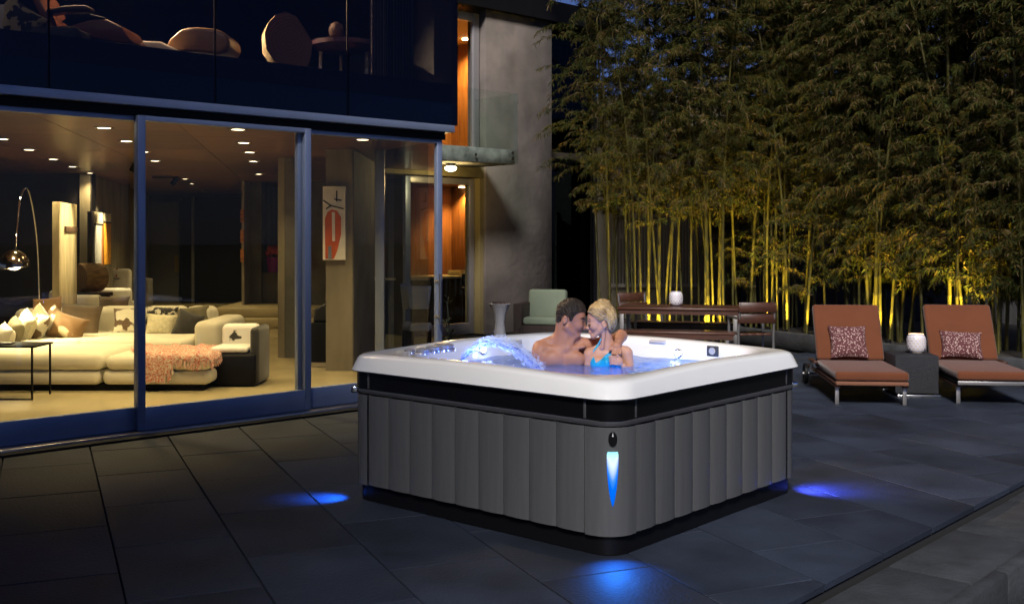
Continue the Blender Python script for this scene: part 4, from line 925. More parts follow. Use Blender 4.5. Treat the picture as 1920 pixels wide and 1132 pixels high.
fam = [rrect((hr - .212) * s_, .3, WZ, corner=[c * s_ for c in inner2]) for s_ in [1 - k / 40 for k in range(40)]]
b = loft(fam); n = len(fam[0]); b.f.append(tuple(len(b.v) - n + j for j in range(n)))
jet = at(1012, 690, 7.25)
for k_, p in enumerate(b.v):
    h = .010 * noise.noise(p * 5.0) + .007 * noise.noise(p * 11 + Vector((3, 1, 2))) + .004 * noise.noise(p * 23)
    dd = (Vector((p.x, p.y, 0)) - Vector((jet.x, jet.y, 0))).length; h += .008 * math.cos(dd * 42) * math.exp(-dd * 4)
    b.v[k_] = p + Vector((0, 0, h))
water = tag(b.build('water', M_water, None, smooth=80, origin=TC + Vector((0, 0, WZ))), kind='structure')
tag(water, 'blue lit rippling water filling the hot tub', 'water')
# underwater lamps and LED points
M_led = emis('cool white led', (.70, .80, 1), 7)
def led(p, n, r=.018, e=6, c_=(.25, .35, 1)):
    t = MB(); n = Vector(n).normalized(); t.lathe(p, [(r * 1.5, -.006), (r * 1.5, .002), (r, .004)], 14, (True, True), M=n.to_track_quat('Z', 'Y').to_matrix().to_4x4()); t.build('led_bezel', M_chrome, tub, smooth=40)
    t = MB(); t.ball(p + n * .006, (r, r, r * .5), 12, 8, M=n.to_track_quat('Z', 'Y').to_matrix().to_4x4()); t.build('led_light', M_led, tub, smooth=60)
    lamp('led_glow', 'POINT', p + n * .06, e, c_, tub, .02)
for (u, v, z, e, c_) in ((-.35, -.45, .60, 9, (.02, .24, 1)), (.45, -.35, .62, 8, (.06, .34, 1)), (-.45, .35, .62, 3, (.45, .5, 1)), (.3, .3, .55, 2.5, (.35, .45, 1))):
    lamp('underwater_light', 'POINT', T(u, v, z), e, c_, tub, .08)
    q = MB(); q.lathe(T(u, v, .58 if abs(u) > .35 else .40), [(.05, 0), (.05, .012), (.03, .016)], 14); q.build('underwater_lens', emis('underwater lens', (.05, .15, 1), 6), tub)
# shell fittings: pillows, knobs, jets, display
grey_pl = mat('pale grey pillow', (.42, .41, .42), .45); M_ct = mat('grey control cap', (.30, .30, .32), .3, .3)
kn = thing  # (fittings are parts of the tub)
for (px, py, r_, h_) in ((768, 654, .035, .02), (792, 656, .045, .03), (812, 653, .052, .035), (832, 650, .070, .04)):
    Y = F * (CAMH - .985) / (py - HZ); p = at(px, py, Y); p = Vector((p.x, p.y, .968)); q = MB(); q.lathe(p, [(r_ * .9, 0), (r_, h_ * .4), (r_ * .95, h_ * .8), (r_ * .6, h_)], 22); k_ = q.build('control_knob', M_ct, tub, smooth=50)
    q = MB(); q.lathe(p, [(r_ * 1.15, -.01), (r_ * 1.15, .004), (r_ * 1.02, .006)], 22); q.build('knob_ring', M_chrome, k_, smooth=40)
led(T(-hr + .235, .40, .90), tu + Vector((0, 0, .3)), .020, .5)
led(T(.05, hr - .214, .905), -tv, .022, .5)
led(T(hr - .214, -.22, .89), -tu, .022, .5)
for (u, v, nn) in ((hr - .205, .42, -tu),):
    for dz_ in (.0, .03): q = MB(); q.ball(T(u - .01, v, .90 + dz_), (.035, .035, .010), 14, 6); q.build('jet_nozzle', mat('blue lit jet', (.02, .15, .8), .3, emit=(.0, .12, .9), estr=1.2), tub, smooth=60)
def fitting(px, py, wu, sq, m):
    pass
q = MB(); q.box(T(hr - .165, -.02, .955), (.05, .15, .035), UA); q.build('pillow', grey_pl, tub, bevel=.016, seg=3)
q = MB(); q.box(T(hr - .200, -.50, .925), (.012, .095, .075), UA); ds = q.build('speaker_plate', mat('dark grey plate', (.05, .05, .055), .4), tub, bevel=.012, seg=3)
q = MB(); q.lathe(T(hr - .209, -.50, .925), [(.026, 0), (.024, .006), (.01, .004)], 18, M=(-tu).to_track_quat('Z', 'Y').to_matrix().to_4x4()); q.build('speaker_cap', grey_pl, ds, smooth=40)
q = MB(); q.lathe(T(-hr + .225, .18, .895), [(.05, 0), (.05, .012), (.036, .016), (.03, .006)], 20, M=tu.to_track_quat('Z', 'Y').to_matrix().to_4x4()); q.build('suction_cover', M_ct, tub, smooth=40)
q = MB(); q.box(T(.42, hr - .205, .925), (.14, .02, .05), UA); q.build('pillow', grey_pl, tub, bevel=.012, seg=3)
# water jet arc
YJ0, YJ1 = 7.35, 7.05
def arcp(t):
    p0, p1, p2 = (866, 672), (928, 598), (1016, 696)
    x = (1 - t) ** 2 * p0[0] + 2 * t * (1 - t) * p1[0] + t * t * p2[0]; y = (1 - t) ** 2 * p0[1] + 2 * t * (1 - t) * p1[1] + t * t * p2[1]
    return at(x, y, YJ0 + (YJ1 - YJ0) * t)
M_drop = mat('lit water drops', (.70, .78, 1.0), .08, 0, .8)
M_core = glass('water stream', (.62, .74, 1.0), 1.33, .05)
jt = thing('water_jet', 'arching jet of blue lit water drops springing from the left side of the tub', 'water jet', arcp(0))
for k in range(7):
    ph = k * .9; q = MB(); q.tube([arcp(t / 30) + Vector((.0, math.sin(ph + t * .5) * .014, math.cos(ph * 1.7 + t * .6) * .013 - .004)) for t in range(31)], [.005 + .0025 * math.sin(t * .9 + ph) for t in range(31)], 6); q.build('stream', M_core, jt, smooth=80)
q = MB()
for i in range(5200):
    t = random.random() ** .9; p = arcp(t); sp_ = .010 + .016 * t
    p = p + Vector((random.gauss(0, sp_ * .6), random.gauss(0, sp_), random.gauss(.0, sp_ * .95) ))
    r_ = random.uniform(.0016, .0042); j = len(q.v); tg = (arcp(min(1, t + .02)) - arcp(t)).normalized() * random.uniform(1.2, 3)
    q.v += [p + Vector(d) * r_ for d in (tg, -tg, (0, 1, 0), (0, -1, 0), (0, 0, 1.0), (0, 0, -1.0))]
    q.f += [tuple(j + x for x in f_) for f_ in ((0, 2, 4), (2, 1, 4), (1, 3, 4), (3, 0, 4), (2, 0, 5), (1, 2, 5), (3, 1, 5), (0, 3, 5))]
tag(q.build('spray', M_drop, jt, smooth=80), kind='stuff')
q = MB(); q.lathe(arcp(0) + Vector((0, 0, -.03)), [(.022, -.03), (.026, 0), (.018, .012)], 14); q.build('nozzle', M_chrome, jt, smooth=50)
lamp('jet_light', 'POINT', arcp(.06) + Vector((0, -.06, .02)), 0.5, (.10, .22, 1), jt, .02)
lamp('jet_light', 'SPOT', arcp(0) + Vector((-.02, -.10, .0)), 26, (.14, .29, 1), jt, .02, 60, arcp(.55), .5)

# ------------------------------------------------------------------ people: signed distance fields meshed with surface nets
def smin(a, b_, k):
    h = np.clip(.5 + .5 * (b_ - a) / k, 0, 1); return b_ * (1 - h) + a * h - k * h * (1 - h)
class SDF:
    def __init__(s, lo, hi, st):
        s.lo = np.array(lo, float); s.st = st; s.n = [int((hi[i] - lo[i]) / st) + 1 for i in range(3)]
        s.ax = [s.lo[i] + st * np.arange(s.n[i]) for i in range(3)]; s.d = np.full(s.n, 60.0)
    def sub(s, lo, hi):
        return tuple(slice(max(0, int((lo[i] - s.lo[i]) / s.st)), max(1, min(s.n[i], int((hi[i] - s.lo[i]) / s.st) + 2))) for i in range(3))
    def co(s, sl): return np.meshgrid(s.ax[0][sl[0]], s.ax[1][sl[1]], s.ax[2][sl[2]], indexing='ij')
    def put(s, sl, v, k, op):
        if op == 'add': s.d[sl] = smin(s.d[sl], v, k)
        else: s.d[sl] = -smin(-s.d[sl], v, k)
    def cap(s, a, b_, ra, rb=None, k=5, op='add', pad=26):
        rb = ra if rb is None else rb; a = np.array(a, float); b_ = np.array(b_, float); m_ = max(ra, rb) + pad
        sl = s.sub(np.minimum(a, b_) - m_, np.maximum(a, b_) + m_); X = s.co(sl); ba = b_ - a; l2 = max(1e-9, ba @ ba)
        t = np.clip(sum((X[i] - a[i]) * ba[i] for i in range(3)) / l2, 0, 1)
        v = np.sqrt(sum((X[i] - a[i] - ba[i] * t) ** 2 for i in range(3))) - (ra + (rb - ra) * t); s.put(sl, v, k, op)
    def ell(s, c, r_, k=5, tilt=0, op='add', pad=26, yaw=0):     # tilt about the depth axis, degrees (clockwise on screen positive)
        c = np.array(c, float); r_ = np.array(r_, float); m_ = r_.max() + pad; sl = s.sub(c - m_, c + m_); X = s.co(sl)
        x, y, z = X[0] - c[0], X[1] - c[1], X[2] - c[2]; q_ = math.radians(tilt); x, z = x * math.cos(q_) - z * math.sin(q_), x * math.sin(q_) + z * math.cos(q_)
        if yaw: w_ = math.radians(yaw); x, y = x * math.cos(w_) + y * math.sin(w_), -x * math.sin(w_) + y * math.cos(w_)
        k0 = np.sqrt((x / r_[0]) ** 2 + (y / r_[1]) ** 2 + (z / r_[2]) ** 2); k1 = np.sqrt((x / r_[0] ** 2) ** 2 + (y / r_[1] ** 2) ** 2 + (z / r_[2] ** 2) ** 2)
        s.put(sl, k0 * (k0 - 1) / np.maximum(k1, 1e-6), k, op)
def nets(d, lo, st):
    ins = d < 0; nx, ny, nz_ = d.shape
    c = [ins[i:nx - 1 + i, j:ny - 1 + j, k:nz_ - 1 + k] for i in (0, 1) for j in (0, 1) for k in (0, 1)]
    cnt = sum(x.astype(np.int8) for x in c); mixed = (cnt > 0) & (cnt < 8); idx = np.argwhere(mixed); vid = np.full(mixed.shape, -1, np.int64); vid[mixed] = np.arange(len(idx))
    acc = np.zeros((len(idx), 3)); num = np.zeros(len(idx)); I = idx
    offs = [(i, j, k) for i in (0, 1) for j in (0, 1) for k in (0, 1)]
    for a in range(8):
        for b_ in range(a + 1, 8):
            A, B = offs[a], offs[b_]
            if sum(abs(A[i] - B[i]) for i in range(3)) != 1: continue
            da = d[I[:, 0] + A[0], I[:, 1] + A[1], I[:, 2] + A[2]]; db = d[I[:, 0] + B[0], I[:, 1] + B[1], I[:, 2] + B[2]]
            m_ = (da < 0) != (db < 0); t = np.where(m_, da / np.where(m_, da - db, 1), 0)
            P_ = np.array(A)[None] + t[:, None] * (np.array(B) - np.array(A))[None]; acc[m_] += P_[m_]; num[m_] += 1
    V = (I + acc / num[:, None]) * st + lo; Fs = []
    for ax in range(3):
        o1, o2 = [(1, 2), (2, 0), (0, 1)][ax]; sl0 = [slice(None)] * 3; sl1 = [slice(None)] * 3; sl0[ax] = slice(0, -1); sl1[ax] = slice(1, None)
        a_, b_ = ins[tuple(sl0)], ins[tuple(sl1)]; e = np.argwhere(a_ != b_)
        e = e[(e[:, o1] > 0) & (e[:, o2] > 0) & (e[:, o1] < d.shape[o1] - 1) & (e[:, o2] < d.shape[o2] - 1)]
        fl = a_[e[:, 0], e[:, 1], e[:, 2]]; u1 = np.zeros(3, int); u1[o1] = 1; u2 = np.zeros(3, int); u2[o2] = 1
        q_ = [vid[tuple((e + off).T)] for off in (-u1 - u2, -u2, 0 * u1, -u1)]
        f_ = np.stack(q_, 1); f_[~fl] = f_[~fl][:, ::-1]; Fs.append(f_)
    return V, np.concatenate(Fs)
def polysd(X, Z, pts):                                    # signed distance to a 2D polygon
    d = np.full(X.shape, 1e9); s_ = np.zeros(X.shape, bool); n = len(pts)
    for i in range(n):
        (x0, y0), (x1, y1) = pts[i], pts[(i + 1) % n]; ex, ey = x1 - x0, y1 - y0; t = np.clip(((X - x0) * ex + (Z - y0) * ey) / (ex * ex + ey * ey), 0, 1)
        d = np.minimum(d, (X - x0 - ex * t) ** 2 + (Z - y0 - ey * t) ** 2); cr = ((y0 > Z) != (y1 > Z)) & (X < ex * (Z - y0) / (ey if ey else 1e-9) + x0); s_ ^= cr
    return np.where(s_, -1, 1) * np.sqrt(d)
YP = 7.60; KP = YP / F
def tow(V): return np.stack([(V[:, 0] - 960) * KP, YP + V[:, 1] * KP, CAMH - (-V[:, 2] - HZ) * KP], 1)
def body(name, V, Fq, m, parent, smooth=True):
    W = tow(V); q = MB(); q.v = [Vector(x) for x in W]; q.f = [tuple(int(i) for i in f_) for f_ in Fq]; return q.build(name, m, parent, smooth=180)
def E(x, py, d=0): return (x, d, -py)

def skin_mat(name, c, c2):
    m = mat(name, c, .52, 0, .30, col2=c2, vscale=9, bump=.02); b_ = m.node_tree.nodes['Principled BSDF']; b_.inputs['Subsurface Weight'].default_value = .15
    b_.inputs['Subsurface Radius'].default_value = (.02, .008, .004); b_.inputs['Subsurface Scale'].default_value = .5; return m
sk_m = skin_mat('tanned skin', (.35, .155, .088), (.43, .20, .12)); sk_w = skin_mat('fair skin', (.48, .245, .155), (.56, .30, .20))

# ---- man
G = SDF((976, -52, -725), (1196, 60, -550), 1.0)
G.ell(E(1071, 589, 0), (26, 21, 26), 4, 12); G.ell(E(1081, 605, 0), (15, 16, 23), 7, 14)
for s_ in (-1, 1):
    G.cap(E(1062, 612, 14 * s_), E(1079, 627, 5 * s_), 6, 5, 6); G.ell(E(1084, 609, 11 * s_), (8, 6, 8), 5)
    G.cap(E(1092, 597.5, 3 * s_), E(1088, 597, 13 * s_), 3.2, 2.6, 3); G.ell(E(1058, 598, 21.5 * s_), (4.6, 2.6, 8.5), 2, 8)
    G.ell(E(1093.5, 603, 9 * s_), (4.0, 5, 3.2), 3, op='cut'); G.ell(E(1089, 603, 8 * s_), (4.2, 4.2, 3.6), 1.5)
    G.ell(E(1057.5, 597.5, 25 * s_), (2.2, 2, 4.5), 1.5, 8, op='cut')
G.cap(E(1093, 600), E(1096.5, 614), 2.6, 3.4, 3); G.ell(E(1094, 615.5), (3.6, 5.2, 2.8), 2.5)
G.cap(E(1088, 619.8, -5), E(1088, 619.8, 5), 2.6, 2.6, 2.5); G.cap(E(1086.5, 623.5, -4.5), E(1086.5, 623.5, 4.5), 2.5, 2.5, 2)
G.ell(E(1082.5, 629), (6, 8, 5), 4)
G.cap(E(1060, 607, 3), E(1057, 652, 6), 17.5, 20, 7); G.cap(E(1076, 632, -4), E(1064, 650, -10), 4, 4, 7)
G.cap(E(1055, 633, 10), E(1012, 651, 8), 11, 12, 9); G.cap(E(1062, 636, 12), E(1100, 648, 14), 11, 13, 9)
G.ell(E(1013, 660, 2), (15, 17, 18), 7); G.cap(E(1011, 664, 0), E(1011, 715, -4), 13.5, 12, 6)
G.ell(E(1056, 695, 10), (43, 25, 48), 9); G.ell(E(1036, 671, -11), (21, 11, 15), 8, -8); G.ell(E(1078, 672, -10), (20, 11, 15), 8, 8)
G.cap(E(1016, 650, -4), E(1053, 654, -9), 3, 3, 9); G.cap(E(1062, 654, -9), E(1094, 649, -4), 3, 3, 9)
G.cap(E(1057, 660, -26), E(1057, 690, -27), 3.0, 3.0, 7, op='cut')
G.ell(E(1030, 690, -24), (14, 8, 3), 6, op='cut')
G.ell(E(1101, 652, 18), (14, 14, 14), 7); G.cap(E(1101, 650, 22), E(1150, 643, 32), 12.5, 11.5, 6); G.cap(E(1150, 643, 32), E(1166, 631, 16), 11.5, 11, 5)
G.cap(E(1166, 631, 16), E(1158, 641, -12), 11, 8, 5); G.ell(E(1154, 648, -21), (9, 5.5, 9), 4, 12)
for i in range(4):
    x0 = 1147.5 + 4.7 * i; G.cap(E(x0, 653, -25), E(x0 - 1.5, 660, -27.5), 2.6, 2.4, 1.6); G.cap(E(x0 - 1.5, 660, -27.5), E(x0 - 1.5, 665 - abs(i - 1.3), -25.5), 2.4, 2.0, 1.4)
G.cap(E(1147, 646, -20), E(1141, 654, -24), 2.8, 2.2, 2)
man = thing('person', 'short haired bare chested person facing right in the hot tub, arm round the other', 'person', Vector((at(1055, 690, YP).x, YP, .36)))
V, Fq = nets(G.d, G.lo, G.st); body('body', V, Fq, sk_m, man)
X, Yd, Z = np.meshgrid(*G.ax, indexing='ij')
hp = [(1040, 545), (1040, 603), (1047, 605), (1051, 602), (1053, 592), (1058, 588), (1065, 592), (1067, 601), (1072, 600), (1075, 591), (1083, 585), (1092, 583), (1099.5, 585), (1102, 578), (1098, 545)]
wav = .7 * np.sin(X * .9 + Z * .5) * np.sin(Yd * .7) + .5 * np.sin(X * 1.7 - Z * 1.1 + Yd * .9)
hd_ = np.full(G.d.shape, 9.0); sl = G.sub((1036, -40, -622), (1108, 40, -548)); xs, zs = X[sl], -Z[sl]
lift = 3.6 * np.clip((612 - zs) / 40, .25, 1) * np.where(zs < 575, 1.25, 1)
hd_[sl] = np.maximum(G.d[sl] - lift - wav[sl], polysd(xs, zs, hp))
hd_[sl] = np.where(X[sl] > 1135, 9, hd_[sl])
M_hm = mat('dark brown hair', (.026, .018, .012), .5, 0, .25, var=.5, vscale=30, bump=.9, bscale=60, stretch=(1, 1, .35))
V, Fq = nets(hd_, G.lo, G.st); body('hair', V, Fq, M_hm, man)
def strip(name, pts, r_, m, parent):
    W = [Vector(tow(np.array([E(*p)]))[0]) for p in pts]; q = MB(); q.tube(W, [x * KP for x in r_], 8); return q.build(name, m, parent, smooth=80)
strip('eyebrow', [(1096, 597, -4), (1093.5, 595.4, -12), (1087, 596.2, -16.6)], [1.5, 2.0, 1.2], M_hm, man)
strip('eyelid_line', [(1093.4, 604.5, -8), (1091.4, 605.6, -12.6), (1087, 604.4, -14.6)], [.8, 1.1, .8], M_hm, man)
strip('lips', [(1090.4, 621.6, -1), (1088.2, 621.8, -6.5), (1084.5, 620.8, -9.5)], [.9, .9, .4], mat('dark lips', (.28, .10, .08), .4), man)

# ---- woman
H = SDF((1082, -66, -725), (1200, 40, -548), .9); O = -10
H.ell(E(1127, 590, O), (24, 19.5, 24.5), 4, -14); H.ell(E(1114.5, 606, O), (13, 14, 21), 7, -16)
for s_ in (-1, 1):
    H.cap(E(1130, 611, O + 13 * s_), E(1114, 628, O + 4.5 * s_), 5, 4, 6); H.ell(E(1112, 610, O + 9.5 * s_), (7, 5.5, 7), 5)
    H.cap(E(1104.5, 599, O + 3 * s_), E(1108, 598, O + 11 * s_), 2.4, 2.2, 3); H.ell(E(1130, 606, O + 18.2 * s_), (4.0, 2.4, 7.5), 2, -12)
    H.ell(E(1102.5, 604.5, O + 8 * s_), (3.4, 4, 2.8), 3, op='cut'); H.ell(E(1107, 605, O + 7.5 * s_), (4, 4, 3.5), 1.5)
    H.ell(E(1130.5, 605.5, O + 21.3 * s_), (2, 1.8, 4), 1.5, -12, op='cut')
H.cap(E(1104.5, 602, O), E(1100.8, 613.8, O), 2.2, 2.6, 3); H.ell(E(1101.2, 615, O), (3.0, 4.0, 2.3), 2.2)
H.cap(E(1105, 620.3, O - 4), E(1105, 620.3, O + 4), 2.1, 2.1, 2.5); H.cap(E(1106.3, 623.8, O - 3.6), E(1106.3, 623.8, O + 3.6), 2.2, 2.2, 2)
H.ell(E(1111, 630, O), (4.8, 6.5, 4.2), 4)
H.cap(E(1133, 608, O + 3), E(1138, 652, O + 8), 11.5, 12, 7); H.cap(E(1131, 615, O - 9), E(1128, 650, O - 6), 3, 3, 5)
H.cap(E(1138, 645, O + 8), E(1170, 658, O + 4), 8, 9, 9); H.cap(E(1134, 648, O + 8), E(1106, 661, O + 4), 8, 9, 9)
H.ell(E(1173, 661, O + 2), (11, 11, 12), 6); H.cap(E(1175, 662, O + 1), E(1181, 700, O - 6), 10, 8.5, 5)
H.ell(E(1105, 664, O + 2), (10, 11, 12), 6); H.cap(E(1103, 666, O), E(1103, 712, O - 2), 9, 8, 5)
H.ell(E(1138, 696, O + 8), (31, 17, 44), 9); H.ell(E(1120, 679, O - 9), (14, 12, 14), 8); H.ell(E(1150, 679, O - 9), (14, 12, 14), 8)
H.cap(E(1112, 659, O - 2), E(1133, 662, O - 4), 2, 2, 7); H.cap(E(1140, 662, O - 4), E(1164, 658, O - 1), 2, 2, 7)
H.cap(E(1181, 698, O - 8), E(1166, 682, O - 24), 7.5, 5.5, 4); H.ell(E(1155, 673, O - 28), (9.5, 5, 8), 4, 25)
for i in range(4):
    z0 = 664 + 4.3 * i; H.cap(E(1150 + .6 * i, z0 + 1, O - 31), E(1143 + i * .5, z0 - .5, O - 33), 2.3, 2.1, 1.6); H.cap(E(1143 + i * .5, z0 - .5, O - 33), E(1138.5 + i * .7, z0 + .8, O - 31), 2.1, 1.7, 1.4)
H.cap(E(1160, 668, O - 28), E(1153, 661, O - 31), 2.4, 1.9, 2)
wom = thing('person', 'blonde person in turquoise bikini top leaning forehead to forehead in the hot tub', 'person', Vector((at(1140, 690, YP).x, YP, .36)))
V, Fq = nets(H.d, H.lo, H.st); body('body', V, Fq, sk_w, wom)
X, Yd, Z = np.meshgrid(*H.ax, indexing='ij')
bk = [(1090, 686), (1093.5, 678), (1102, 667), (1112, 654), (1120, 643), (1124, 640), (1126, 643), (1114, 656), (1110.5, 662), (1115, 676.5), (1127, 669), (1142, 657), (1156, 643), (1160, 645), (1156, 660), (1168, 686), (1168, 712), (1090, 712)]
tmp = SDF((1082, -66, -725), (1200, 40, -548), .9); tmp.d = np.full(H.d.shape, 60.0)
tmp.ell(E(1138, 696, O + 8), (31, 17, 44), 9); tmp.ell(E(1120, 679, O - 9), (14, 12, 14), 8); tmp.ell(E(1150, 679, O - 9), (14, 12, 14), 8); tmp.cap(E(1138, 645, O + 8), E(1170, 658, O + 4), 8, 9, 9); tmp.cap(E(1134, 648, O + 8), E(1106, 661, O + 4), 8, 9, 9); tmp.cap(E(1133, 608, O + 3), E(1138, 652, O + 8), 11.5, 12, 7); tmp.cap(E(1112, 659, O - 2), E(1133, 662, O - 4), 2, 2, 7); tmp.cap(E(1140, 662, O - 4), E(1164, 658, O - 1), 2, 2, 7)
bd2 = np.maximum(np.maximum(tmp.d - 1.3, polysd(X, -Z, bk)), Yd - (O + 4))
V, Fq = nets(bd2, H.lo, H.st); body('bikini_top', V, Fq, mat('turquoise lycra', (.0, .30, .50), .5, sheen=.2), wom)
hw = [(1090, 540), (1099, 584), (1103, 586.5), (1111, 591), (1120, 599), (1125, 600), (1130, 597), (1136, 600), (1138, 612), (1143, 622), (1150, 628), (1166, 622), (1172, 540)]
hl = SDF((1082, -66, -725), (1200, 40, -548), .9); hl.d = np.full(H.d.shape, 60.0)
hl.ell(E(1127, 590, O), (24, 19.5, 24.5), 4, -14); hl.ell(E(1138, 598, O), (15, 17, 22), 6, -8)
wv = 1.0 * np.sin(Yd * .55 + .35 * (X - 1127) + .25 * Z) + .7 * np.sin(Z * .9 + X * .55) * np.cos(Yd * .4)
hh = np.maximum(hl.d - 2.4 - .7 * wv, polysd(X, -Z, hw))
bun = SDF((1082, -66, -725), (1200, 40, -548), .9); bun.d = np.full(H.d.shape, 60.0)
bun.ell(E(1131, 568, O + 2), (11, 11, 8.5), 2); bun.ell(E(1125, 564, O - 4), (6, 6, 5), 2); bun.ell(E(1138, 569, O - 3), (6, 8, 8), 2, -20); bun.cap(E(1139, 570, O - 8), E(1143, 586, O - 12), 3.2, 1.5, 2); bun.cap(E(1124, 570, O - 10), E(1120, 580, O - 14), 2.2, 1, 2)
hh = smin(hh, bun.d - .9 * np.sin(X * 1.1 + Z * .9) * np.sin(Yd * .8), 3)
M_hw = mat('blonde hair', (.16, .09, .035), .42, 0, .5, col2=(.58, .39, .16), vscale=16, bump=.8, bscale=45, stretch=(1, 1, .5))
V, Fq = nets(hh, H.lo, H.st); body('hair', V, Fq, M_hw, wom)
for i in range(7):
    a0 = 1101 + i * 3; strip('hair_strand', [(a0, 583 + i * 1.1, O - 8 - i * 1.6), (a0 + 9, 584 + i, O - 14 - i * 1.2), (a0 + 20, 589 + i * .5, O - 19), (a0 + 30, 597, O - 19 + i * .3)], [1.0, 1.3, 1.2, .6], mat('light blonde strand', (.62, .45, .22), .4, rand=.4), wom)
strip('eyebrow', [(1102.3, 598, O - 4), (1104.4, 596.6, O - 10.5), (1109.5, 597.4, O - 14)], [.9, 1.2, .7], mat('brown brow', (.16, .09, .05), .6), wom)
strip('eyelashes', [(1102.2, 607, O - 6), (1104, 608.4, O - 11.2), (1108.2, 607.2, O - 13.4)], [.7, 1.1, .7], M_hm, wom)
strip('lips', [(1103.0, 622, O - 1), (1104.6, 622.2, O - 4.8), (1108, 621.4, O - 7.2)], [.9, .9, .4], mat('rose lips', (.48, .16, .14), .35), wom)
strip('bikini_strap', [(1121, 642, O - 6), (1127, 632, O - 6), (1134, 630, O + 4)], [1.3, 1.2, 1.2], mat('turquoise lycra', (.0, .30, .50), .5), wom)
# ------------------------------------------------------------------ patio things
teak = mat('dark reddish teak', (.055, .020, .011), .45, var=.25, vscale=5, stretch=(.6, 6, 6), rand=.12)
steel2 = mat('satin steel legs', (.34, .32, .31), .38, .85)
orange = mat('terracotta cushion fabric', (.115, .035, .014), .9, 0, .2, var=.06, vscale=4, bump=.12, bscale=120, sheen=.2)
brownf = mat('brown cushion welt', (.16, .065, .035), .9, bump=.1)
def leafprint():
    m = mat('plum fabric with pale sprigs', (.10, .025, .025), .9, bump=.1); t = m.node_tree; N = t.nodes; L = t.links
    tc = N.new('ShaderNodeTexCoord'); vo = N.new('ShaderNodeTexVoronoi'); vo.feature = 'F1'; vo.inputs['Scale'].default_value = 52; vo.inputs['Randomness'].default_value = 1
    nz = N.new('ShaderNodeTexNoise'); nz.inputs['Scale'].default_value = 30; mx = N.new('ShaderNodeVectorMath'); mx.operation = 'ADD'; sc = N.new('ShaderNodeVectorMath'); sc.operation = 'SCALE'; sc.inputs['Scale'].default_value = .03
    L.new(tc.outputs['Object'], nz.inputs[0]); L.new(nz.outputs['Color'], sc.inputs[0]); L.new(tc.outputs['Object'], mx.inputs[0]); L.new(sc.outputs[0], mx.inputs[1]); L.new(mx.outputs[0], vo.inputs[0])
    r = N.new('ShaderNodeValToRGB'); r.color_ramp.elements[0].position = .30; r.color_ramp.elements[1].position = .36; r.color_ramp.elements[0].color = (.46, .33, .30, 1); r.color_ramp.elements[1].color = (.085, .022, .024, 1)
    L.new(vo.outputs[0], r.inputs[0]); L.new(r.outputs[0], N['Principled BSDF'].inputs['Base Color']); return m
sprig = leafprint()
def lounger(loc, rz, label, front_bar):
    t = thing('sun_lounger', label, 'sun lounger', (0, 0, 0), 'two terracotta sun loungers'); w_ = .74
    q = MB(); q.box((0, .62, .300), (w_, 1.24, .095)); q.build('seat_cushion', orange, t, bevel=.03, seg=4, smooth=70)
    q = MB(); q.box((0, .62, .226), (w_ - .01, 1.24, .042)); q.build('under_cushion', brownf if not front_bar else M_black, t, bevel=.012, seg=2)
    an = R(62); L_ = .68; Mx = Matrix.Translation((0, 1.17, .315)) @ Matrix.Rotation(an, 4, 'X')
    q = MB(); q.box((0, L_ / 2, .05), (w_, L_, .10)); q.xf(0, Mx); q.build('back_cushion', orange, t, bevel=.03, seg=4, smooth=70)
    q = MB(); q.box((0, L_ / 2 - .01, -.03), (w_ - .02, L_, .03)); q.xf(0, Mx); q.build('back_board', M_black, t, bevel=.008)
    for sx in (-1, 1):
        q = MB(); q.box((sx * (w_ / 2 - .03), 1.0, .192), (.05, 1.94, .022)); q.build('side_rail', teak, t, bevel=.004)
        q = MB(); q.box((sx * (w_ / 2 - .03), .09, .09), (.042, .022, .18)); q.build('leg', steel2, t, bevel=.004)
        q = MB(); q.box((sx * (w_ / 2 + .035), 1.15, .335), (.05, .36, .022)); q.build('armrest', teak, t, bevel=.004)
        q = MB(); q.box((sx * (w_ / 2 + .035), 1.28, .26), (.035, .03, .13)); q.build('arm_post', steel2, t)
        q = MB(); q.lathe((sx * (w_ / 2 + .03), 1.72, .12), [(.115, -.018), (.12, 0), (.115, .018)], 24, M=Matrix.Rotation(R(90), 4, 'Y')); wh = q.build('wheel', M_black, t, smooth=40)
        q = MB(); q.lathe((sx * (w_ / 2 + .055), 1.72, .12), [(.02, -.01), (.02, .01)], 12, M=Matrix.Rotation(R(90), 4, 'Y')); q.build('hub', steel2, wh)
    if front_bar: q = MB(); q.box((0, .0, .228), (w_, .02, .04)); q.build('front_bar', steel2, t, bevel=.004)
    q = MB(); q.tube([(-w_ / 2, 1.72, .12), (w_ / 2, 1.72, .12)], .012, 8); q.build('axle', steel2, t)
    t.location = loc; t.rotation_euler = (0, 0, rz); return t
def world_of(t, p): return Matrix.Translation(t.location) @ Matrix.Rotation(t.rotation_euler[2], 4, 'Z') @ Vector(p)
L1_ = lounger((3.70, 11.22, 0), R(-6), 'terracotta sun lounger nearest to the hot tub with a square sprig cushion', False)
L2_ = lounger((4.97, 11.25, 0), R(-7), 'terracotta sun lounger at the right edge with steel front bar', True)
for t, px, wd, ht, lb, tl in ((L1_, -.02, .42, .40, 'square plum cushion with pale sprig print on the left sun lounger', 0), (L2_, -.02, .46, .33, 'oblong plum cushion with pale sprig print on the right sun lounger', 3)):
    q = MB(); q.pillow(world_of(t, (px, 1.135, .352 + ht / 2)), wd, ht, .15, Matrix.Rotation(t.rotation_euler[2], 4, 'Z') @ Matrix.Rotation(R(-30), 4, 'X') @ Matrix.Rotation(R(tl), 4, 'Y'), 18)
    tag(q.build('cushion', sprig, smooth=80), lb, 'cushion')
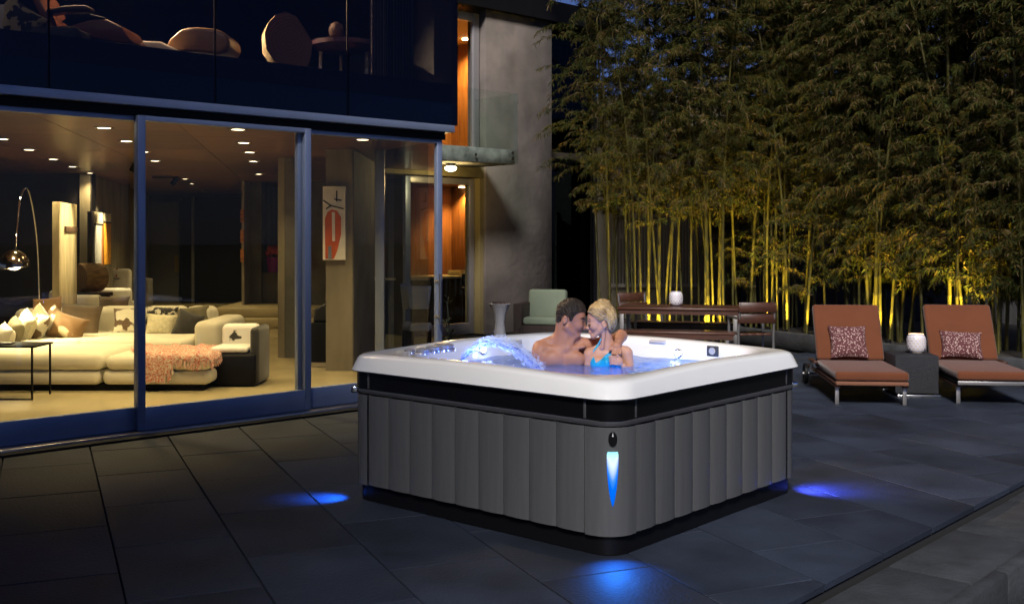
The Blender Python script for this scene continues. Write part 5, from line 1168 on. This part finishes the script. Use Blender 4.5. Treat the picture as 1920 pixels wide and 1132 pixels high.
# woven cube table between the loungers
wick = mat('black woven rattan', (.016, .016, .020), .6, var=.4, vscale=60, bump=.8, bscale=90, stretch=(1, 1, 2.5))
c0 = gp(1684, 745); Yc = c0.y; x0, x1 = at(1684, 0, Yc).x, at(1764, 0, Yc).x
ct = thing('cube_table', 'black woven cube side table on a steel runner between the sun loungers', 'side table', ((x0 + x1) / 2, Yc + .25, 0))
q = MB(); q.box(((x0 + x1) / 2, Yc + .27, .245), (x1 - x0, .50, .41), R(-4)); q.build('body', wick, ct, bevel=.01)
for dy in (.02, .5):
    q = MB(); q.box(((x0 + x1) / 2, Yc + dy, .014), (x1 - x0, .022, .026), R(-4)); q.build('runner', M_steel, ct, bevel=.004)
for dx in (-.18, .18):
    q = MB(); q.box(((x0 + x1) / 2 + dx, Yc + .26, .033), (.02, .4, .012), R(-4)); q.build('foot', M_black, ct)
# pierced lanterns
M_lant = mat('white glazed ceramic', (.62, .58, .62), .35)
def lantern(c, label, lit, h=.21, r=.105):
    t = thing('lantern', label, 'lantern', c, 'two white pierced lanterns'); c = Vector(c)
    prof = [(.62, 0), (.72, .05), (.93, .16), (1, .35), (1, .70), (.93, .84), (.80, .92), (.74, .96), (.78, 1.0)]
    n = 30; rows = 15; q = MB()
    def rad(s_):
        for (a, b_) in zip(prof, prof[1:]):
            if a[1] <= s_ <= b_[1]: return a[0] + (b_[0] - a[0]) * (s_ - a[1]) / (b_[1] - a[1])
        return prof[-1][0]
    for i in range(rows + 1):
        for j in range(n): a = 2 * PI * j / n; k = rad(i / rows) * r; q.v.append(c + Vector((k * math.cos(a), k * math.sin(a), i / rows * h)))
    for i in range(rows):
        for j in range(n):
            if 3 <= i <= 11 and i % 2 == 1 and (j + (i // 2) % 2) % 2 < 1: continue      # the holes
            q.f.append((i * n + j, i * n + (j + 1) % n, (i + 1) * n + (j + 1) % n, (i + 1) * n + j))
    q.f.append(tuple(range(n))[::-1]); q.build('shell', M_lant, t, smooth=50)
    q = MB(); q.lathe(c, [(r * .70, .006), (r * .9, .05), (r * .95, h * .7), (r * .72, h * .93)], 24, (False, False)); q.build('liner', mat('glowing paper liner', (.75, .6, .45), .8), t, smooth=60) if lit else None
    if lit:
        q = MB(); q.lathe(c, [(.03, .005), (.03, .08)], 14); q.build('candle', mat('wax', (.7, .6, .45), .6), t)
        q = MB(); q.ball(c + Vector((0, 0, .105)), (.010, .010, .022), 8, 6); q.build('flame', emis('flame', (1, .5, .12), 60), t); lamp('glow', 'POINT', c + Vector((0, 0, .125)), 3.0, (1, .5, .15), t, .015)
    return t
lantern(Vector(((at(1718, 0, Yc + .3)).x, Yc + .30, .452)), 'white pierced lantern with lit candle on the black woven cube table', True)
# dining set
TT = Frame((2.42, 15.75), (.95, -.22))
tb = thing('patio_table', 'dark teak patio table with steel frame behind the hot tub', 'table', TT.P(0, 0, 0))
TLn, TWd, TH = 1.70, .86, .74
for k in range(6):
    q = MB(); d = -TWd / 2 + (k + .5) * TWd / 6; q.fbox(TT, -TLn / 2, TLn / 2, d - TWd / 12 + .003, d + TWd / 12 - .003, TH - .035, TH); q.build('slat', teak, tb, bevel=.003, seg=1)
for s_ in (-1, 1):
    q = MB(); q.fbox(TT, -TLn / 2 + .02, TLn / 2 - .02, s_ * (TWd / 2 - .03) - .012, s_ * (TWd / 2 - .03) + .012, TH - .095, TH - .037); q.build('apron', teak, tb)
    for e_ in (-1, 1): q = MB(); q.fbox(TT, e_ * (TLn / 2 - .06) - .03, e_ * (TLn / 2 - .06) + .03, s_ * (TWd / 2 - .05) - .03, s_ * (TWd / 2 - .05) + .03, 0, TH - .037); q.build('leg', steel2, tb, bevel=.004)
    q = MB(); q.fbox(TT, s_ * (TLn / 2 - .06) - .025, s_ * (TLn / 2 - .06) + .025, -TWd / 2 + .08, TWd / 2 - .08, TH - .085, TH - .04); q.build('cross_bar', steel2, tb)
lantern(TT.P(-.06, .05, TH + .001), 'white pierced lantern standing on the teak patio table', False, .205, .10)
def bench(d, label):
    t = thing('bench', label, 'bench', TT.P(0, d, 0), 'teak benches of the patio table')
    for k in range(3): q = MB(); y = d - .17 + (k + .5) * .34 / 3; q.fbox(TT, -.80, .80, y - .054, y + .054, .415, .45); q.build('slat', teak, t, bevel=.003, seg=1)
    q = MB(); q.fbox(TT, -.78, .78, d - .165, d - .145, .35, .413); q.build('apron', teak, t)
    for e_ in (-1, 1):
        for y in (-.14, .14): q = MB(); q.fbox(TT, e_ * .70 - .022, e_ * .70 + .022, d + y - .022, d + y + .022, 0, .414); q.build('leg', steel2, t)
bench(-.78, 'teak bench on the near side of the patio table'); bench(.80, 'teak bench on the far side of the patio table')
def pchair(a, d, face, label, TT=None):
    TT = TT or globals()['TT']
    t = thing('patio_chair', label, 'chair', TT.P(a, d, 0), 'teak and steel patio chairs')
    s_ = face                                       # +1 looks towards +a
    for k in range(4): y = d - .22 + (k + .5) * .11; q = MB(); q.fbox(TT, a - .21, a + .21, y - .052, y + .052, .425, .45); q.build('seat_slat', teak, t, bevel=.003, seg=1)
    for k in range(2): z = .59 + k * .145; q = MB(); q.fbox(TT, a - s_ * (.245 + k * .03) - .012, a - s_ * (.245 + k * .03) + .012, d - .26, d + .26, z, z + .135); q.build('back_slat', teak, t, bevel=.004, seg=1)
    for y in (-.24, .24):
        q = MB(); q.tube([TT.P(a - s_ * .22, d + y, 0), TT.P(a - s_ * .21, d + y, .45), TT.P(a - s_ * .275, d + y, .86)], .017, 8); q.build('back_leg', steel2, t, smooth=40)
        q = MB(); q.fbox(TT, a + s_ * .2 - .015, a + s_ * .2 + .015, d + y - .015, d + y + .015, 0, .64); q.build('front_leg', steel2, t)
        q = MB(); q.fbox(TT, a - .22, a + .22, d + y - .02, d + y + .02, .642, .668); q.build('armrest', steel2, t)
pchair(0, 0, 1, 'patio chair behind the left end of the teak table, only its back showing', Frame((1.98, 16.75), (.45, -.89)))
pchair(0, 0, 1, 'patio chair at the right end of the teak table, back to the viewer', Frame((3.22, 14.75), (-.12, .99)))
# wicker armchair with green cushions
WK = Frame((.02, 17.6), (.96, -.28)); grn = mat('sage green cushion', (.135, .16, .115), .9, 0, .2, var=.05, bump=.1, bscale=80); wkm = mat('dark brown wicker', (.030, .017, .014), .6, var=.45, vscale=40, bump=.9, bscale=70, stretch=(1, 1, 4))
wa = thing('wicker_armchair', 'dark wicker armchair with sage green cushions beside the concrete wing', 'armchair', WK.P(.4, .4, 0))
for nm, bx in (('armrest', (0, .14, 0, .82, 0, .66)), ('armrest', (.72, .86, 0, .82, 0, .66)), ('backrest', (.14, .72, .70, .82, 0, .70)), ('base', (.14, .72, .02, .70, 0, .32))):
    q = MB(); q.fbox(WK, *bx); q.build(nm, wkm, wa, bevel=.012)
q = MB(); q.fbox(WK, .15, .71, .02, .68, .322, .45); q.build('seat_cushion', grn, wa, bevel=.04, seg=3, smooth=70)
q = MB(); q.fbox(WK, .10, .74, -.09, .09, -.27, .27); i_ = 0; c_ = WK.P(.42, 0, 0); q.xf(0, Matrix.Translation(WK.P(.42, .60, .60)) @ Matrix.Rotation(WK.ang, 4, 'Z') @ Matrix.Rotation(R(-10), 4, 'X') @ Matrix.Rotation(-WK.ang, 4, 'Z') @ Matrix.Translation(-c_)); q.build('back_cushion', grn, wa, bevel=.05, seg=3, smooth=70)
for o_ in [o for o in wa.children]: pass
# hourglass planter
P = Vector((at(937, 0, 17.7).x, 17.7, 0)); pv = thing('hourglass_planter', 'white hourglass planter with small succulents beside the kitchen door', 'planter', P)
q = MB(); q.lathe(P, [(.105, 0), (.10, .12), (.082, .28), (.078, .36), (.10, .50), (.145, .60), (.178, .655), (.16, .66), (.12, .60)], 28, (True, True)); q.build('pot', mat('white planter', (.78, .76, .76), .5, var=.05), pv, smooth=60)
for i in range(16):
    a = i * 2.4; r_ = .13 * ((i + .5) / 16) ** .5; q = MB(); q.ball(P + Vector((r_ * math.cos(a), r_ * math.sin(a), .655)), (.028, .028, .03 + .02 * random.random()), 7, 5); q.build('succulent', mat('dusky succulent', (.10, .075, .07), .8, rand=.3), pv, smooth=40)
# dark shrub at the door post
P = Vector((at(846, 0, 13.4).x, 13.4, 0)); sh = thing('potted_shrub', 'dark rosette shrub in front of the kitchen door, beside the door handle', 'plant', P)
q = MB(); q.lathe(P, [(.12, 0), (.16, .26), (.14, .26)], 16); q.build('pot', M_black, sh, smooth=40)
lf = mat('dark shrub leaf', (.012, .018, .012), .55)
for (dx, dz, n_, r0) in ((.0, .52, 30, .15), (-.06, .68, 26, .14), (.05, .38, 18, .12), (-.05, .95, 10, .09)):
    q = MB(); q.tube([P + Vector((0, 0, .25)), P + Vector((dx, 0, dz))], .008, 5); q.build('stem', lf, sh)
    for i in range(n_):
        a = i * 2.4; el = random.uniform(-.5, .9); dv = Vector((math.cos(a) * math.cos(el), math.sin(a) * math.cos(el), math.sin(el))); p0 = P + Vector((dx, 0, dz + random.uniform(-.05, .05))); s_ = dv.cross(Vector((0, 0, 1))).normalized() * .014; l_ = r0 * random.uniform(.6, 1)
        q = MB(); q.v = [p0, p0 + dv * l_ * .5 + s_, p0 + dv * l_, p0 + dv * l_ * .5 - s_]; q.f = [(0, 1, 2, 3)]; q.build('leaf', lf, sh)

# ------------------------------------------------------------------ bamboo planter and grove
pl = MB(); A = PLA.P(-.9, 0, 0); B = PLA.P(9, 0, 0)
pl.extrude([A, B, B + PLA.n * .16, A + PLA.n * .16], (0, 0, .26)); wallp = tag(pl.build('planter_wall', mat('dark planter concrete', (.035, .035, .038), .85, var=.4, vscale=4, bump=.5, bscale=14), bevel=.01, seg=1), 'low dark concrete wall edging the bamboo bed', 'wall')
pl = MB(); q0 = PLA.P(-.9, .16, 0); pl.v = [q0 + Vector((0, 0, .2)), B + PLA.n * .16 + Vector((0, 0, .2)), B + PLA.n * 5 + Vector((0, 0, .2)), q0 + PLA.n * 5 + Vector((0, 0, .2))]; pl.f = [(0, 1, 2, 3)]
tag(pl.build('planting_bed', M_soil), kind='structure')
pl = MB(); A2 = Vector((1.15, 17.9, 0)); pl.extrude([A2, A, A + Vector((.25, .6, 0)), A2 + Vector((.1, 3, 0))], (0, 0, .24)); tag(pl.build('raised_bed', M_edge, bevel=.01, seg=1), 'low grey block bed at the foot of the bamboo left of the patio table', 'planter')
M_culm = mat('yellow green bamboo culm', (.055, .048, .008), .42, 0, .5, var=.25, vscale=6, stretch=(3, 3, .6), rand=.25)
M_node = mat('dark bamboo node', (.05, .040, .015), .6)
def leaf_mat():
    m = bpy.data.materials.new('bamboo leaves'); m.use_nodes = True; t = m.node_tree; N = t.nodes; L = t.links; b_ = N['Principled BSDF']; b_.inputs['Roughness'].default_value = .7; b_.inputs['Specular IOR Level'].default_value = .1
    a = N.new('ShaderNodeAttribute'); a.attribute_name = 'tone'; r = N.new('ShaderNodeValToRGB'); cr = r.color_ramp
    cr.elements[0].position = 0; cr.elements[0].color = (.007, .010, .003, 1); cr.elements[1].position = 1; cr.elements[1].color = (.12, .085, .05, 1)
    for p, c in ((.42, (.022, .029, .005)), (.62, (.040, .038, .007)), (.76, (.068, .044, .013)), (.90, (.10, .062, .024))): e = cr.elements.new(p); e.color = (*c, 1)
    L.new(a.outputs['Fac'], r.inputs[0]); L.new(r.outputs[0], b_.inputs['Base Color']); return m
M_leaf = leaf_mat()
def culm_variant(i, Ht, r0, bend, ang):
    q = MB(); pts = []; rad = []; z = 0; nodes = []
    def cen(z): s_ = z / Ht; return Vector((math.cos(ang) * bend * s_ ** 2, math.sin(ang) * bend * s_ ** 2, z))
    nd = .26
    while z < Ht:
        r_ = r0 * (1 - .75 * (z / Ht) ** 1.6); nodes.append((z, r_))
        for dz, k in ((0, 1.0), (.012, 1.10), (.02, 1.10), (.034, 1.0)): pts.append(cen(z + dz)); rad.append(r_ * k)
        z += nd * (.8 + .5 * min(1, z / 2)); 
    pts.append(cen(Ht)); rad.append(.004); q.tube(pts, rad, 8, False)
    return q, cen, nodes
def crown_variant(cen, nodes, Ht, zmin, dens, reach, sd):
    rr = random.Random(sd); vs = []; fs = []; tone = []
    for (z, r_) in nodes:
        if z < zmin: continue
        s_ = (z - zmin) / (Ht - zmin); nb_ = 3 + int(rr.random() * 2 + s_ * 2)
        for b_ in range(nb_):
            a = rr.uniform(0, 2 * PI); ln = reach * rr.uniform(.45, 1.1) * (1.0 - .45 * s_) * (.55 + .45 * min(1, s_ / .25)) ; el = rr.uniform(.2, .95); p = cen(z); d = Vector((math.cos(a) * math.cos(el), math.sin(a) * math.cos(el), math.sin(el)))
            tb_ = rr.random()
            k_ = 9; prev = p
            for k in range(1, k_ + 1):
                d = (d + Vector((0, 0, -.11)) * (k / 4)).normalized(); nxt = prev + d * ln / k_
                sdv = d.cross(Vector((0, 0, 1))).normalized() * .0025; i = len(vs); vs += [prev - sdv, prev + sdv, nxt]; fs.append((i, i + 1, i + 2)); tone += [.75] * 3
                for m_ in range(int(dens * (1 if k > 2 else .4) + rr.random())):
                    ay = rr.uniform(0, 2 * PI); ey = rr.uniform(-1.1, .35); dv = (d * .55 + Vector((math.cos(ay) * math.cos(ey), math.sin(ay) * math.cos(ey), math.sin(ey)))).normalized()
                    ll = rr.uniform(.055, .115); wv_ = dv.cross(Vector((rr.gauss(0, 1), rr.gauss(0, 1), rr.gauss(0, 1)))).normalized() * ll * .068; o = prev + (nxt - prev) * rr.random(); mid = o + dv * ll * .42; tip = o + dv * ll + Vector((0, 0, -.25 * ll)); i = len(vs)
                    vs += [o, mid + wv_, tip, mid - wv_]; fs.append((i, i + 1, i + 2, i + 3)); tn = min(1, max(0, .44 + .22 * tb_ + rr.gauss(0, .2))); tone += [tn] * 4
                prev = nxt
    return vs, fs, tone
VAR = []
for i in range(10):
    rr = random.Random(100 + i); Ht = rr.uniform(6.2, 7.6); low = i >= 5
    q, cen, nodes = culm_variant(i, Ht, rr.uniform(.014, .027), rr.uniform(.3, 1.1), rr.uniform(0, 2 * PI))
    qn = MB()
    for (z, r_) in nodes: qn.lathe(cen(z + .016), [(r_ * 1.13, -.006), (r_ * 1.13, .006)], 8, (False, False))
    vs, fs, tone = crown_variant(cen, nodes, Ht, (.45 if low else 1.7) + rr.random() * .7, 15, 1.3, 500 + i)
    co_ = q.build('culm', M_culm, None, smooth=60, origin=(0, 0, 0)); cn = qn.build('node_rings', M_node, None, smooth=60, origin=(0, 0, 0))
    qq = MB(); qq.v = vs; qq.f = fs; cl = qq.build('foliage', M_leaf, None, origin=(0, 0, 0)); at_ = cl.data.attributes.new('tone', 'FLOAT', 'POINT'); at_.data.foreach_set('value', tone)
    VAR.append((co_.data, cn.data, cl.data))
    for o_ in (co_, cn, cl): bpy.data.objects.remove(o_)
def bamboo(x, y, z, var, rz, label, group, sc=1.0, tilt=(0, 0)):
    t = thing('bamboo', label, 'bamboo', (x, y, z), group); t.rotation_euler = (tilt[0], tilt[1], rz); t.scale = (sc, sc, sc)
    for nm, me in zip(('culm', 'node_rings', 'foliage'), VAR[var]): o_ = bpy.data.objects.new(nm, me); C.objects.link(o_); o_.parent = t
    t.children[1]['kind'] = 'stuff'; t.children[2]['kind'] = 'stuff'
    return t
rr = random.Random(11); nbam = 0; LITP = []
BL = {'lit': 'tall yellow bamboo glowing in the beam of a garden uplight', 'left': 'slim dark bamboo in the thin left part of the grove by the wing', 'mid': 'leafy bamboo in the middle of the grove behind the patio table', 'right': 'densely leaved bamboo in the right part of the grove behind the sun loungers'}
SPOTS = []
for (pxs, d0) in (((1118, 1262), 4.2), ((1200, 1330), 3.2), ((1300, 1480), 1.6)): pass
def place(px, dep, zone, lit=False):
    global nbam
    a = PLA.at(px, dep); p = PLA.P(a, 0, 0) + PLA.n * dep
    return p
def add(px, depY, zone, key, lb=None):
    global nbam
    p = Vector(((px - 960) / F * depY, depY, .2 if px > 1390 else .05))
    v = rr.randrange(0, 5) if (zone != 'right' and (zone == 'left' or px < 1390 or rr.random() < .6)) else rr.choice((5, 6, 7, 8, 9))
    if key == 'lit': LITP.append((px, p.y))
    bamboo(p.x, p.y, p.z, v, rr.uniform(0, 2 * PI), lb or BL[key], {'lit': 'bamboos lit by garden uplights', 'left': 'thin bamboos at the left of the grove', 'mid': 'bamboos in the middle of the grove', 'right': 'bamboos at the right of the grove'}[key], rr.uniform(.9, 1.1), (R(rr.gauss(0, 1.8)), R(rr.gauss(0, 2.2)))); nbam += 1
def planterY(px): 
    a = PLA.at(px); return PLA.P(a, 0, 0).y
for px in (1128, 1136, 1143, 1150, 1158, 1180, 1190): add(px + rr.uniform(-3, 3), rr.uniform(18.2, 19.8), 'left', 'left')
for px in (1188, 1205, 1213, 1217, 1233, 1240, 1246, 1256): add(px, rr.uniform(17.6, 18.4), 'mid', 'lit' if px in (1213, 1217, 1233, 1240) else 'mid', OR[(1213, 1217, 1233, 1240).index(px)] + ' from the left of four bright yellow bamboos left of the railing' if px in (1213, 1217, 1233, 1240) else None)
for px in (1322, 1328, 1333, 1338, 1345, 1352, 1360): add(px, rr.uniform(17.2, 17.9), 'mid', 'lit' if px < 1350 else 'mid', OR[(1322, 1328, 1333, 1338, 1345).index(px)] + ' from the left of five bright yellow bamboos right of the table lantern' if px < 1350 else None)
for px in (1268, 1282, 1298, 1310, 1375, 1385, 1398, 1408, 1418): add(px, rr.uniform(17.6, 19.4), 'mid', 'mid')
for px in (1432, 1440, 1446, 1458, 1470, 1476): add(px, planterY(px) + rr.uniform(.5, 1.0), 'mid', 'lit', OR[(1432, 1440, 1446, 1458, 1470, 1476).index(px)] + ' from the left of six uplit bamboos right of the patio chair')
for k in range(30): px = rr.uniform(1400, 1640); add(px, planterY(px) + rr.uniform(.6, 2.6), 'mid', 'mid')
for px in (1512, 1590, 1600, 1634, 1642, 1650, 1668): add(px, planterY(px) + rr.uniform(.4, .9), 'mid', 'lit' if px > 1630 else 'mid', OR[(1634, 1642, 1650, 1668).index(px)] + ' from the left of four uplit bamboos between the sun loungers' if px > 1630 else None)
for px in (1795, 1806, 1812): add(px, planterY(px) + rr.uniform(.6, .9), 'right', 'lit', OR[(1795, 1806, 1812).index(px)] + ' from the left of three uplit bamboos above the right sun lounger')
for k in range(64): px = rr.uniform(1600, 2060); add(px, planterY(min(px, 2000)) + rr.uniform(.45, 2.6), 'right', 'right')
# garden uplights
UPL = [(1216, 17.4, 26), (1240, 17.3, 22), (1331, 16.9, 34), (1345, 17.0, 18), (1440, 0, 26), (1472, 0, 26), (1520, 0, 10), (1636, 0, 24), (1665, 0, 16), (1806, 0, 60), (1136, 17.9, 10)]
for i, (px, Y, e) in enumerate(UPL):
    near_ = sorted(LITP, key=lambda u: abs(u[0] - px))[:2]; Y = min(u[1] for u in near_) - .14 if abs(near_[0][0] - px) < 25 else (Y or planterY(px) + .36)
    z = .205 if px > 1390 else .06; P = Vector(((px - 960) / F * Y, Y, z)); t = thing('garden_uplight', 'small black garden uplight at the foot of the bamboos, ' + OR[sorted(u[0] for u in UPL).index(px)] + ' from the left', 'garden light', P, 'garden uplights in the bamboo bed')
    q = MB(); q.lathe(P, [(.04, 0), (.045, .07), (.038, .075)], 12, (True, False)); q.build('housing', M_black, t, smooth=40)
    q = MB(); q.lathe(P, [(.036, .060), (.036, .064)], 12); q.build('lens', emis('uplight lens', (1, .75, .15), 12), t)
    lamp('bulb', 'SPOT', P + Vector((0, 0, .085)), e * 18, (1, .72, .10), t, .03, 76, P + Vector((.02 * math.sin(i * 3), .22, 2.0)), 1.0)
# house and fence behind the bamboo
nh = thing('neighbour_house', 'beige neighbouring house with dark windows behind the bamboo', 'house', (6, 23.2, 0))
bg_ = mat('beige render', (.17, .145, .10), .9, var=.12, vscale=1.5)
NF = Frame((1.6, 22.4), (1, -.06))
q = MB(); q.fbox(NF, -.2, 16, 0, .3, -.1, 4.6); q.build('wall', bg_, nh)
q = MB(); q.fbox(NF, 6.2, 16.5, -.8, 4, 4.6, 4.8); q.build('roof_eave', M_dwall, nh)
for (px0, py0, px1, py1) in ((1210, 355, 1250, 420), (1330, 300, 1375, 440), (1560, 330, 1640, 470), (1420, 320, 1450, 470)):
    a0, zt = NF.hit(px0, py0); a1, _ = NF.hit(px1, py0); _, zb = NF.hit(px0, py1)
    q = MB(); q.fbox(NF, a0, a1, -.03, -.004, zb, zt); wn = q.build('window', mat('dark window frame', (.05, .045, .04), .5), nh)
    q = MB(); q.fbox(NF, a0 + .05, a1 - .05, -.04, -.032, zb + .05, zt - .05); q.build('pane', mat('dark window pane', (.012, .014, .018), .08), wn)
q = MB(); a0, zt = NF.hit(1480, 0); q.fbox(NF, a0, a0 + .25, -.25, -.01, 0, 4.5); q.build('pilaster', bg_, nh)
q = MB(); a0, zt = NF.hit(1395, 0); q.fbox(NF, a0, a0 + .2, -.25, -.01, 0, 4.5); q.build('pilaster', bg_, nh)
fnc = thing('metal_railing', 'pale metal railing with upright bars behind the lit bamboos', 'railing', Vector((at(1230, 0, 20.4).x, 20.4, 0)))
zt, zb = at(0, 408, 20.4).z, at(0, 533, 20.4).z; fm = mat('pale grey paint', (.30, .27, .22), .6)
for k in range(27):
    x = at(1150 + k * 5.9, 0, 20.4).x; q = MB(); q.box((x, 20.4, (zt + zb) / 2), (.022, .022, zt - zb)); q.build('bar', fm, fnc)
for z in (zt + .03, zb - .02): q = MB(); x0, x1 = at(1146, 0, 20.4).x, at(1308, 0, 20.4).x; q.box(((x0 + x1) / 2, 20.4, z), (x1 - x0, .05, .06)); q.build('rail', fm, fnc)
q = MB(); x0, x1 = at(1146, 0, 20.4).x, at(1320, 0, 20.4).x; q.box(((x0 + x1) / 2, 20.5, (zb - .1) / 2), (x1 - x0, .2, zb - .12)); q.build('plinth', bg_, fnc)
gw = MB(); gw.box((10.5, 21.6, 1.15), (12, .1, 2.3)); tag(gw.build('garden_fence', mat('dark timber fence', (.03, .027, .026), .8, var=.4, vscale=4, stretch=(4, 4, .3)), bevel=.01), 'dark timber fence behind the right part of the bamboo grove', 'fence')
# tall unseen block added behind the camera, keeps the moonlight off the house front
shade_mb = MB(); shade_mb.box((-11.55, -7.0, 7.8), (17.8, 6, 16.2)); tag(shade_mb.build('added_shade_block', bg_, bevel=.05), 'unseen plain block added behind the viewer to shade the left of the terrace', 'building')
